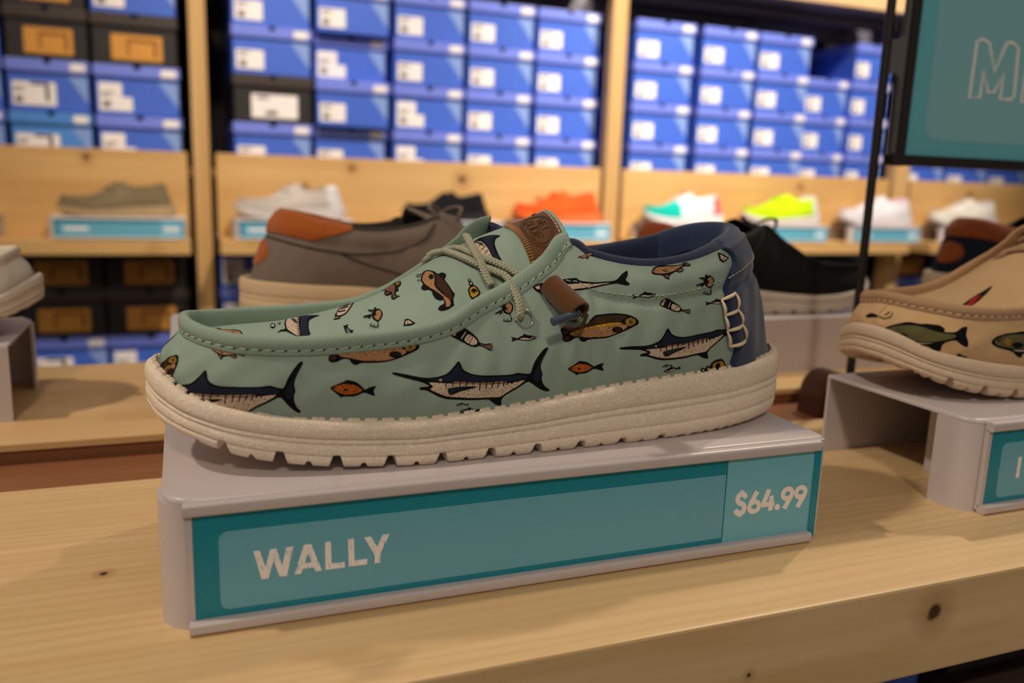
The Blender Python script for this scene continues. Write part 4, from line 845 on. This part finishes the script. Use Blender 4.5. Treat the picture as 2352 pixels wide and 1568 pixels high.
for ci, (x0, x1, k, bk) in enumerate([(1.262, 1.466, 'BBBB', 0), (1.492, 1.692, 'BBBB', 0), (1.698, 1.904, 'BBBB', 0), (1.908, 2.085, 'BBB', .02), (2.082, 2.240, 'BBBB', 0)]): column('right', ci, x0, x1, k, bk, .001)
for ci, (x0, x1, k) in enumerate([(2.330, 2.530, 'BBB'), (2.540, 2.740, 'BBB'), (2.75, 2.95, 'BBB')]): column('far right', ci, x0, x1, k)
ZL = -.379
for i, (x, r, kd, nm) in enumerate([(-.28, 0, 'X', 'blue shoe box below the black boxes under the left display ledge'), (-.28, 1, 'K', 'black shoe box with ochre label under the left display ledge, left one'), (-.28, 2, 'K', 'upper black shoe box just under the left display ledge, left one'),
        (-.082, 0, 'L', 'blue shoe box right of another, lowest under the left display ledge'), (-.082, 1, 'K', 'black shoe box with ochre label under the left ledge, next to the post'), (-.082, 2, 'K', 'upper black shoe box just under the left ledge, next to the post'),
        (.185, 0, 'B', 'lowest blue shoe box right of the left post, below the ledge'), (.185, 1, 'L', 'blue shoe box right of the left post, below the middle ledge'), (.185, 2, 'L', 'topmost blue shoe box right of the left post, below the middle ledge'),
        (2.13, 1, 'B', 'blue shoe box left of the right post, below the ledge'), (2.13, 2, 'K', 'black shoe box left of the right post, just below the ledge'), (2.43, 1, 'B', 'blue shoe box right of the right post, below the ledge'), (2.43, 2, 'K', 'dark shoe box right of the right post, just below the ledge'), (2.64, 1, 'B', 'blue shoe box far right, lower of two below the ledge'), (2.64, 2, 'B', 'blue shoe box far right, just below the ledge')]):
    kind, lab = {'B': ('blue', 0), 'L': ('blue', 1), 'X': ('blue', 2), 'K': ('black', 2)}[kd]
    place_box(kind, lab, x, 2.01, ZL + r*PIT, nm, 'shoe boxes below the ledge')
for x, nm in ((.40, 'blue shoe box in the shade under the front table board, left one'), (.62, 'dark shoe box in the shade under the front table board, right one')):
    for r in (0, 1): place_box('blue' if x < .5 else 'black', 0 if x < .5 else 2, x, .115, -.3145 + r*PIT, nm + (', lower' if r == 0 else ', upper'), 'shoe boxes under the table')

# ---------------------------------------------------------------- risers with sign channels
RL, RD, RH = .286, .1075, .049
def stroke_poly(P, w):
    """ribbon along a 2D polyline"""
    P = np.array(P, float); T = np.gradient(P, axis=0); T /= np.linalg.norm(T, axis=1, keepdims=True); N = np.stack([-T[:, 1], T[:, 0]], 1)*w/2
    return [tuple(q) for q in P + N] + [tuple(q) for q in (P - N)[::-1]]
def make_riser(name, label, cx, cy, rz=0, words=False, mat=None, sign=True, z=0.0, group=None, simple=False):
    mat = mat or m_white; t = thing(name, label, 'display riser', (cx, cy, z), rz, group)
    X = lambda x: x - RL/2; Yc = lambda y: y - RD/2
    # top plate with rounded front corners, folded down at the back
    r, r2 = .012, .0045; pl = []
    for k in range(7): a = math.radians(180 + 15*k); pl.append((X(.0015 + r) + r*math.cos(a), Yc(.0016 + r) + r*math.sin(a)))
    for k in range(7): a = math.radians(270 + 15*k); pl.append((X(RL - .0008 - r2) + r2*math.cos(a), Yc(.0016 + r2) + r2*math.sin(a)))
    pl += [(X(RL - .0008), Yc(RD)), (X(.0015), Yc(RD))]
    bm = bmesh.new(); vs = [bm.verts.new((p[0], p[1], RH - .0022)) for p in pl]; f = bm.faces.new(vs)
    ex = bmesh.ops.extrude_face_region(bm, geom=[f])
    for v in [g for g in ex['geom'] if isinstance(g, bmesh.types.BMVert)]: v.co.z = RH
    bmesh.ops.recalc_face_normals(bm, faces=bm.faces)
    if not simple: bmesh.ops.bevel(bm, geom=[e for e in bm.edges if all(v.co.z > RH - 1e-5 for v in e.verts)], offset=.0013, segments=3, profile=.5, affect='EDGES')
    bm.verts.index_update(); mb = MB(); mb.add([v.co[:] for v in bm.verts], [tuple(v.index for v in f.verts) for f in bm.faces]); bm.free()
    o = mb.build('top_plate', mat, t); autosmooth(o, 30)
    mb = MB(); mb.box(X(.0015), X(RL - .0015), Yc(RD - .0018), Yc(RD), 0, RH - .0022); mb.build('back_leg', mat, t)
    # front leg with rounded returns
    path = [(0, .024), (0, .0145)]; r = .0125
    for k in range(1, 9): a = math.radians(180 + 90*k/8); path.append((r + r*math.cos(a), .002 + r + r*math.sin(a)))
    r2 = .0045; right = [(RL - r2 + r2*math.sin(math.radians(11.25*k)), .002 + r2 - r2*math.cos(math.radians(11.25*k))) for k in range(8)] + [(RL, .0065), (RL, .024)]; path = path + right; P = np.array(path)
    T = np.gradient(P, axis=0); T /= np.linalg.norm(T, axis=1, keepdims=True); N = np.stack([-T[:, 1], T[:, 0]], 1)
    inn = P + N*.0015
    poly = [(X(a), Yc(b)) for a, b in P] + [(X(a), Yc(b)) for a, b in inn[::-1]]
    mb = MB(); mb.prism(poly, 'z', 0.0, RH - .0024); o = mb.build('front_leg', mat, t); fix_normals(o); autosmooth(o, 40)
    if not simple:
        for a_, b_ in ((.036, .0375), (RL - .0375, RL - .036)): mb = MB(); mb.box(X(a_), X(b_), Yc(.030), Yc(.060), .0002, RH - .0024); mb.build('inner_rib', mat, t)
    if not sign: return t
    # channel: backing, upper and lower lips
    mb = MB(); mb.box(X(.0085), X(.2835), Yc(.0008), Yc(.0022), .0015, .0482, 0, .0004); mb.build('sign_backing', mat, t)
    def lip(x0, x1, z0, z1, y0, nm):
        pr = rounded(y0, .0012, z0, z1, .0013, 4); mb = MB(); mb.prism([(Yc(a), b) for a, b in pr], 'x', X(x0), X(x1)); o = mb.build(nm, mat, t); fix_normals(o); autosmooth(o, 50)
    lip(.0083, .2786, .0437, .0486, -.0030, 'upper_lip'); lip(.0090, .2772, .0003, .0048, -.0040, 'lower_lip')
    mb = MB(); mb.box(X(.0083), X(.0112), Yc(-.0006), Yc(.0012), .0045, .0445, 0, .0003); mb.build('side_lip', mat, t)
    XW = lambda x: x + .011 - RL/2
    mb = MB(); mb.box(XW(.0002), XW(.2191), Yc(-.0002), Yc(.0007), .0016, .0450); ins = mb.build('name_insert', m_teal, t)
    mb = MB(); mb.prism([(XW(min(a, .2188)), b) for a, b in rounded(.0086, .2300, .0072, .0366, .0032)], 'y', Yc(-.00032), Yc(0)); mb.build('pale_field', m_teal2, ins)
    mb = MB(); mb.box(XW(.2194), XW(.2700), Yc(-.0004), Yc(.0007), .0012, .0450); pri = mb.build('price_insert', m_teal3, t)
    mb = MB(); mb.box(XW(.2662), XW(.2702), Yc(-.0006), Yc(.0006), .0012, .0450); mb.build('insert_edge', m_teal, pri)
    if words:
        WL = [[(20.09, 28.12), (22.35, 27.94), (24.15, 21.31), (25.79, 27.98), (27.98, 28.06), (29.93, 21.25), (31.45, 27.97), (33.91, 28.03), (31.49, 17.01), (28.93, 17.13), (26.97, 23.73), (25.1, 17.06), (22.68, 17.04)],
              [(38.9, 28.12), (39.05, 24.88), (37.81, 20.89), (40.31, 21.06), (39.05, 24.88), (38.95, 28.12), (40.28, 28.08), (43.99, 17.25), (41.7, 17.19), (41.0, 19.0), (37.19, 19.03), (36.45, 17.18), (34.2, 17.12), (37.67, 28.17)],
              [(45.18, 28.2), (47.35, 28.17), (47.52, 19.5), (52.29, 19.4), (52.4, 17.35), (45.32, 17.32)], [(53.55, 28.27), (55.77, 28.24), (55.99, 19.49), (60.72, 19.49), (60.72, 17.35), (53.88, 17.4)],
              [(59.6, 28.14), (62.09, 28.21), (64.49, 23.77), (66.62, 28.42), (69.15, 28.23), (65.76, 21.19), (65.52, 17.33), (63.49, 17.35), (63.36, 20.99)]]
        for w in WL:
            mb = MB(); 
            if len(w) == 14:   # the A, with its counter, as three strokes
                for q in ([(37.67, 28.17), (39.0, 28.13), (39.05, 24.88), (37.81, 20.89), (37.19, 19.03), (36.45, 17.18), (34.2, 17.12)], [(39.0, 28.13), (40.28, 28.08), (43.99, 17.25), (41.7, 17.19), (41.0, 19.0), (40.31, 21.06), (39.05, 24.88)], [(37.19, 19.03), (37.81, 20.89), (40.31, 21.06), (41.0, 19.0)]):
                    mb.prism([(XW(a/1000), b/1000) for a, b in q], 'y', Yc(-.00062), Yc(0))
            else: mb.prism([(XW(a/1000), b/1000) for a, b in w], 'y', Yc(-.00062), Yc(0))
            mb.build('name_letter', m_word, ins)
        el = lambda c, rx, ry, w: [(c[0] + rx*math.cos(a), c[1] + ry*math.sin(a)) for a in np.linspace(0, 2*math.pi, 40)]
        sp = lambda P: [tuple(q) for q in _cr2(P)]
        def _cr2(P, n=6):
            P = np.array(P, float); Q = np.vstack([2*P[0]-P[1], P, 2*P[-1]-P[-2]]); o = []
            for i in range(1, len(Q)-2):
                for f in np.arange(0, 1, 1/n):
                    a, b, c, d = Q[i-1:i+3]; o.append(.5*(2*b + (c-a)*f + (2*a-5*b+4*c-d)*f*f + (3*b-a-3*c+d)*f**3))
            o.append(P[-1]); return np.array(o)
        G = {'$': [('s', [(230.1, 24.7), (229.3, 26.2), (227.8, 26.7), (226.2, 26.1), (225.7, 24.5), (226.8, 22.7), (228.7, 22.0), (229.7, 20.0), (229.1, 18.4), (227.5, 17.8), (225.9, 18.3), (225.0, 19.7)], 2.35), ('l', [(227.7, 28.5), (227.7, 26.0)], 2.0), ('l', [(227.4, 18.6), (227.4, 16.2)], 2.0)],
             '6': [('e', (234.9, 20.1), 2.65, 2.25, 2.35), ('l', [(236.0, 27.2), (232.75, 21.4)], 2.4)], '4': [('l', [(242.4, 27.4), (239.6, 20.2)], 2.35), ('l', [(238.9, 20.3), (245.9, 20.3)], 2.2), ('l', [(244.0, 24.2), (244.0, 17.2)], 2.35)],
             '.': [('d', (247.75, 18.4), 1.5)], '9': [('e', (252.75, 24.3), 2.6, 2.3, 2.35), ('l', [(255.0, 23.0), (251.7, 17.2)], 2.4)], '9b': [('e', (260.2, 24.2), 2.6, 2.3, 2.35), ('l', [(262.45, 22.9), (259.1, 17.1)], 2.4)]}
        for ch, parts in G.items():
            mb = MB(); dy = 0
            for q in parts:
                dy += .00003
                if q[0] == 'e':
                    o_, i_ = el(q[1], q[2] + q[4]/2, q[3] + q[4]/2, 0)[:-1], el(q[1], q[2] - q[4]/2, q[3] - q[4]/2, 0)[:-1]; n = len(o_)
                    V = [(XW(a/1000), Yc(-.00062 - dy), b/1000) for a, b in o_ + i_]; mb.add(V, [(i, (i+1) % n, (i+1) % n + n, i + n) for i in range(n)])
                elif q[0] == 'd': mb.prism([(XW((q[1][0] + q[2]*math.cos(a))/1000), (q[1][1] + q[2]*math.sin(a))/1000) for a in np.linspace(0, 2*math.pi, 20, endpoint=False)], 'y', Yc(-.00062 - dy), Yc(0))
                else:
                    P = q[1] if q[0] == 'l' else _cr2(q[1]); mb.prism([(XW(a/1000), b/1000) for a, b in stroke_poly(P, q[2])], 'y', Yc(-.00062 - dy), Yc(0))
            mb.build('price_character', m_price, pri)
    elif not simple:
        # only the first letter's edge of the neighbouring sign is in view
        mb = MB(); mb.box(XW(.0212), XW(.0234), Yc(-.0006), Yc(0), .0170, .0281); mb.build('name_letter', m_word, ins)
    else:
        mb = MB(); mb.box(XW(.020), XW(.070), Yc(-.0007), Yc(0), .019, .027); mb.build('name_lettering', m_price, ins)
        mb = MB(); mb.box(XW(.226), XW(.260), Yc(-.0009), Yc(0), .018, .027); mb.build('price_lettering', m_price, pri)
    return t
make_riser('shoe_riser', 'white metal riser with a wide teal name sign and $64.99 price tag', -.011 + RL/2, RD/2, 0, True)
make_riser('shoe_riser', 'white metal riser under the beige fish-print shoe at the right edge', .3665 + RL/2, RD/2, 0)
for cx, lb in ((-.244, 'white riser under the white shoe at the left edge'), (.133, 'white riser under the grey canvas shoe behind the green one'), (.500, 'white riser under the black shoe, its plain back turned here'), (.872, 'white riser under the navy shoe at the right edge')):
    make_riser('shoe_riser', lb, cx, .3500, math.pi)

# ---------------------------------------------------------------- shoe materials
thread_mint = plain('mint thread', srgb(176, 196, 172), .8, .2); thread_cream = plain('cream thread', srgb(222, 204, 176), .8, .2); thread_brown = plain('brown thread', srgb(176, 130, 88), .8, .2)
hole = plain('needle hole', srgb(16, 28, 24), .9, .05)
MINT, MINT_R = srgb(148, 167, 153), srgb(142, 161, 146)
navy_suede = suede('navy suede', srgb(44, 56, 84), 1100, .5); navy_knit = suede('navy lining', srgb(34, 43, 68), 1200, .4)
sole_cream = rubber('cream crinkled rubber', srgb(248, 230, 208))
leather = suede('brown suede leather', srgb(98, 62, 32), 1500, .25)
HERO = dict(upper=canvas('mint canvas', MINT), tongue=canvas('mint twill canvas', MINT, 11500), rim=canvas('mint twill binding', MINT_R, 5600, True, .20), sole=sole_cream, lining=navy_knit, strap=navy_suede,
            lace=canvas('khaki cord', srgb(164, 164, 142), 9000, False, .3, None, 'Object'), thread=thread_mint, thread2=thread_cream, thread3=thread_brown, hole=hole, leather=leather, emboss=plain('embossed leather', srgb(70, 42, 20), .6, .3), wire=plain('clear wire', srgb(170, 176, 172), .25, .6, .6), tip=plain('steel blue aglet', srgb(70, 82, 98), .28, .6, .3))
INK = dict(ink=srgb(14, 13, 14), navy=srgb(30, 36, 54), navy2=srgb(24, 32, 40), teal=srgb(36, 70, 72), grey=srgb(96, 110, 104), brown=srgb(64, 42, 26), yellow=srgb(196, 150, 44), gold=srgb(150, 112, 46), orange=srgb(186, 96, 34), mint=srgb(148, 167, 153), olive=srgb(96, 92, 58), red=srgb(170, 40, 30))
PM = {k: canvas('print ' + k, c, depth=.10) for k, c in INK.items()}
PM['cream'] = canvas('print cream', srgb(214, 190, 166), depth=.12, speck=.40); PM['tan'] = canvas('print tan', srgb(176, 130, 92), depth=.12, speck=.40); PM['rust'] = canvas('print rust', srgb(126, 92, 74), depth=.12, speck=.42)
for k in ('orange', 'yellow', 'gold', 'brown'): PM[k] = canvas('print speckled ' + k, INK[k], depth=.12, speck=.39)
def mirrored(p):          # the same cloth print on the far side of the shoe
    c = np.array(p[2]).reshape(2, -1).copy(); c[0] *= -1; c[0, 2] += ARC; return (p[0], p[1], list(c.ravel()), p[3])
FARSIDE = [mirrored(p) for p in PRINTS if p[1] == 'w' and p[0] in ('marlin', 'snapper', 'bottle', 'spanish')]
build_shoe('canvas_shoe', 'mint green slip-on canvas shoe printed with marlins and small fish, sharp in front', tuple(BASE), 0, HERO, True, [p for p in PRINTS if p[1] in 'wv'] + FARSIDE, PM, True, True, 'cross', True, 'logo', ribs=True)

BEIGE = dict(HERO, upper=canvas('beige canvas', srgb(206, 170, 126)), tongue=canvas('beige tongue canvas', srgb(206, 170, 126), 11500), rim=canvas('beige binding', srgb(176, 142, 108), 5600, True, .15), sole=rubber('pale rubber', srgb(222, 198, 170)), lining=suede('beige lining', srgb(150, 120, 90)), strap=suede('tan suede', srgb(150, 110, 76)), thread=thread_cream, lace=canvas('beige cord', srgb(170, 140, 110), 9000, False, .3, None, 'Object'))
build_shoe('canvas_shoe', 'beige canvas shoe printed with bass fish at the right edge', tuple(BASE + np.array([.371, .012, 0])), 0, BEIGE, True, [p for p in PRINTS if p[1][0] == 'b'], PM)
def simple_mats(nm, up, sole, lin, strap=None, lace=None, tg=None):
    c = canvas(nm + ' canvas', up); return dict(upper=c, tongue=canvas(nm + ' tongue', tg) if tg else c, rim=canvas(nm + ' binding', tuple(x*.9 for x in up[:3]) + (1,), 5600, True), sole=rubber(nm + ' rubber', sole), lining=suede(nm + ' lining', lin), strap=suede(nm + ' strap', strap or lin), lace=canvas(nm + ' lace', lace or up, 9000, False, .25, None, 'Object'), thread=thread_cream, thread2=thread_cream, thread3=thread_brown, hole=hole, leather=suede(nm + ' leather', srgb(176, 92, 34), 1500, .25), emboss=hole, wire=hole, tip=hole)
GREYM = simple_mats('grey shoe', srgb(126, 112, 100), srgb(226, 196, 156), srgb(50, 42, 36), None, srgb(130, 116, 102))
build_shoe('canvas_shoe', 'grey canvas shoe with rust leather collar behind the green shoe', (.190, .368, RH), math.pi + math.radians(-3), GREYM, False, strap=False, low=.84, lace='bow', patch='collar', tab=True, seams=[[(19.3, .66), (21.5, .62), (23.5, .60), (25.3, .66), (26.4, .78), (26.7, .95)], [(23.0, .60), (24.6, .38), (26.2, .18), (27.2, .02)]])
BLKM = simple_mats('black shoe', srgb(24, 24, 26), srgb(214, 200, 182), srgb(20, 18, 18), None, srgb(28, 28, 30)); BLKM['leather'] = suede('rust leather', srgb(140, 66, 28), 1500, .25)
build_shoe('canvas_shoe', 'black lace-up shoe with cream sole behind the heel of the green shoe', (.484, .352, RH), math.pi, BLKM, False, strap=False, low=.92, scale=.89, lace='bow', patch='collar', tab=True, seams=[[(19.3, .66), (21.5, .62), (23.5, .60), (25.3, .66), (26.4, .78), (26.7, .95)]])
NAVM = simple_mats('navy shoe', srgb(28, 30, 44), srgb(216, 194, 166), srgb(26, 26, 40), None, srgb(30, 32, 46)); NAVM['leather'] = suede('cognac leather', srgb(150, 76, 34), 1500, .25)
build_shoe('canvas_shoe', 'navy shoe with cognac leather heel tab at the right edge', (.862, .352, RH), math.pi, NAVM, False, strap=False, low=.9, lace='bow', patch='collar', tab=True)
WHTM = simple_mats('white shoe', srgb(226, 214, 198), srgb(226, 214, 196), srgb(190, 180, 170))
build_shoe('canvas_shoe', 'white shoe with thick layered sole at the left edge', (-.238, .350, RH), math.pi, WHTM, False, strap=False)

# ---------------------------------------------------------------- shoes on the ledge along the shelves
LZ = -.0067
WALLSHOES = [(-.275, 'taupe', srgb(128, 112, 84), srgb(190, 160, 120), srgb(70, 62, 40), .84, None), (.118, 'pale grey', srgb(196, 184, 172), srgb(226, 214, 206), srgb(120, 116, 116), .90, srgb(232, 224, 218)),
  (.520, 'black', srgb(26, 24, 26), srgb(40, 38, 38), srgb(20, 18, 20), .80, None), (.842, 'bright orange', srgb(255, 92, 34), srgb(255, 120, 60), srgb(240, 70, 30), .90, None),
  (1.252, 'teal, white and pink', srgb(236, 226, 220), srgb(240, 232, 228), srgb(236, 226, 222), .92, 'cap'), (1.606, 'neon yellow', srgb(196, 232, 16), srgb(232, 218, 210), srgb(190, 220, 16), .98, srgb(236, 226, 214)),
  (1.985, 'white and pink', srgb(240, 226, 222), srgb(240, 226, 224), srgb(220, 190, 196), 1.0, None), (2.375, 'off-white', srgb(236, 222, 204), srgb(238, 226, 216), srgb(206, 196, 190), 1.0, None)]
for x, nm, up, so, li, sc, st in WALLSHOES:
    make_riser('shoe_riser', 'white ledge riser with teal sign under the %s shoe' % nm, x + RL/2, 1.8355 + RD/2, 0, False, m_whiteb, True, LZ, 'risers on the ledge', True)
    mm = simple_mats(nm + ' shoe', up, so, li, st if isinstance(st, tuple) else None)
    cap = (canvas('teal panel', srgb(20, 190, 170)), canvas('pink panel', srgb(250, 96, 110))) if st == 'cap' else None
    build_shoe('sneaker', '%s shoe on a riser on the display ledge' % nm, (x + RL/2 - .004, 1.888, LZ + RH), 0, mm, False, strap=isinstance(st, tuple), lace='cross', cap=cap, scale=sc, group='shoes on the ledge')
make_riser('shoe_riser', 'white ledge riser cut off by the left picture edge', -.665 + RL/2, 1.8355 + RD/2, 0, False, m_whiteb, True, LZ, 'risers on the ledge', True)

# ---------------------------------------------------------------- hanging sign on its pole
sg = thing('sign_stand', 'teal outlined-letter sign in a black frame on a slim black pole', 'sign', (.4855, .212, -.012))
def gpart(name, mb, mat, smooth=False, parent=None):
    o = mb.build(name, mat, parent or sg); 
    if (parent or sg) is sg: o.location = (-.4855, -.212, .012)
    if smooth: autosmooth(o, 40)
    return o
mb = MB(); mb.tube([(.4853, .212, -.011), (.4853, .212, .46)], .0033, 16); gpart('pole', mb, m_black, True)
mb = MB(); mb.prism([(.4480, -.0118)] + [(.4665 + .0175*math.cos(a), .0045 + .0175*math.sin(a)) for a in np.linspace(math.pi*.98, math.pi*.36, 12)] + [(.4800, .0150), (.4886, .0140), (.4886, -.0118)], 'y', .1990, .2250); o = gpart('base_clamp', mb, m_bracket, True)
mb = MB(); mb.box(.5035, .5118, .2085, .2165, .179, .46, 0, .001); gpart('frame_stile', mb, m_black)
mb = MB(); mb.box(.8600, .8680, .2085, .2165, .179, .46, 0, .001); gpart('frame_stile', mb, m_black)
mb = MB(); mb.box(.4985, .8690, .2065, .2175, .1795, .1875, 0, .0012); gpart('bottom_rail', mb, m_black)
mb = MB(); mb.box(.5030, .8690, .2065, .2175, .452, .460, 0, .0012); gpart('top_rail', mb, m_black)
lug = [(.4868, .2740)] + [(.4945 + .0050*math.cos(a), .2690 + .0050*math.sin(a)) for a in np.linspace(math.pi, 0, 8)][::-1][::-1] + [(.5000, .300), (.5036, .300), (.5036, .188), (.5008, .188), (.5008, .238)] + [(.4955 + .0050*math.cos(a), .2400 + .0052*math.sin(a)) for a in np.linspace(0, math.pi, 8)] + [(.4868, .236)]
mb = MB(); mb.prism([(.4868, .2690), (.4868, .2440), (.4900, .2452), (.4950, .2455), (.4985, .2430), (.5003, .2380), (.5008, .1880), (.5036, .1880), (.5036, .3300), (.5008, .3300), (.5003, .2740), (.4985, .2705), (.4950, .2690)], 'y', .2105, .2145); o = gpart('pole_bracket', mb, m_grey)
mb = MB(); mb.box(.5110, .8605, .2105, .2140, .1870, .4525); pn = gpart('sign_panel', mb, plain('sign teal', srgb(98, 180, 194), .4, .45, 0, .05, 200))
mb = MB(); mb.prism(rounded(.5290, .8440, .1995, .4400, .012), 'y', .21025, .2115); gpart('pale_field', mb, plain('sign pale teal', srgb(128, 186, 198), .4, .45, 0, .05, 200), False, pn)
ML = [(570.2, 232.1), (570.7, 274.3), (575.9, 276.2), (583.3, 274.0), (592.9, 253.5), (601.5, 275.0), (606.9, 276.6), (614.8, 273.1), (617.2, 236.1), (614.0, 234.0), (602.5, 233.6), (602.9, 253.3), (595.7, 238.7), (588.8, 237.8), (581.5, 253.7), (581.1, 233.8)]
EL = [(626, 233), (652, 233), (653, 242), (637, 242), (637, 250), (650, 250), (650, 259), (637, 259), (637, 267), (653, 267), (653, 276), (627, 276)]
NL = [(662, 233), (672, 233), (672, 255), (688, 233), (700, 233), (701, 276), (690, 276), (690, 254), (675, 276), (662, 276)]
for L in (ML, EL, NL):
    P = np.array(L, float); T = np.roll(P, -1, 0) - np.roll(P, 1, 0); T /= np.linalg.norm(T, axis=1, keepdims=True); N = np.stack([-T[:, 1], T[:, 0]], 1)*1.05; n = len(P)
    O, J = (P + N)/1000, (P - N)/1000; V = [(a, y, b) for y in (.20985, .2105) for Q in (O, J) for a, b in Q]
    F = [(i, (i+1) % n, n + (i+1) % n, n + i) for i in range(n)] + [(i, (i+1) % n, 2*n + (i+1) % n, 2*n + i) for i in range(n)] + [(n + i, n + (i+1) % n, 3*n + (i+1) % n, 3*n + i) for i in range(n)]
    mb = MB(); mb.add(V, F); fix_normals(gpart('outlined_letter', mb, m_price, False, pn))
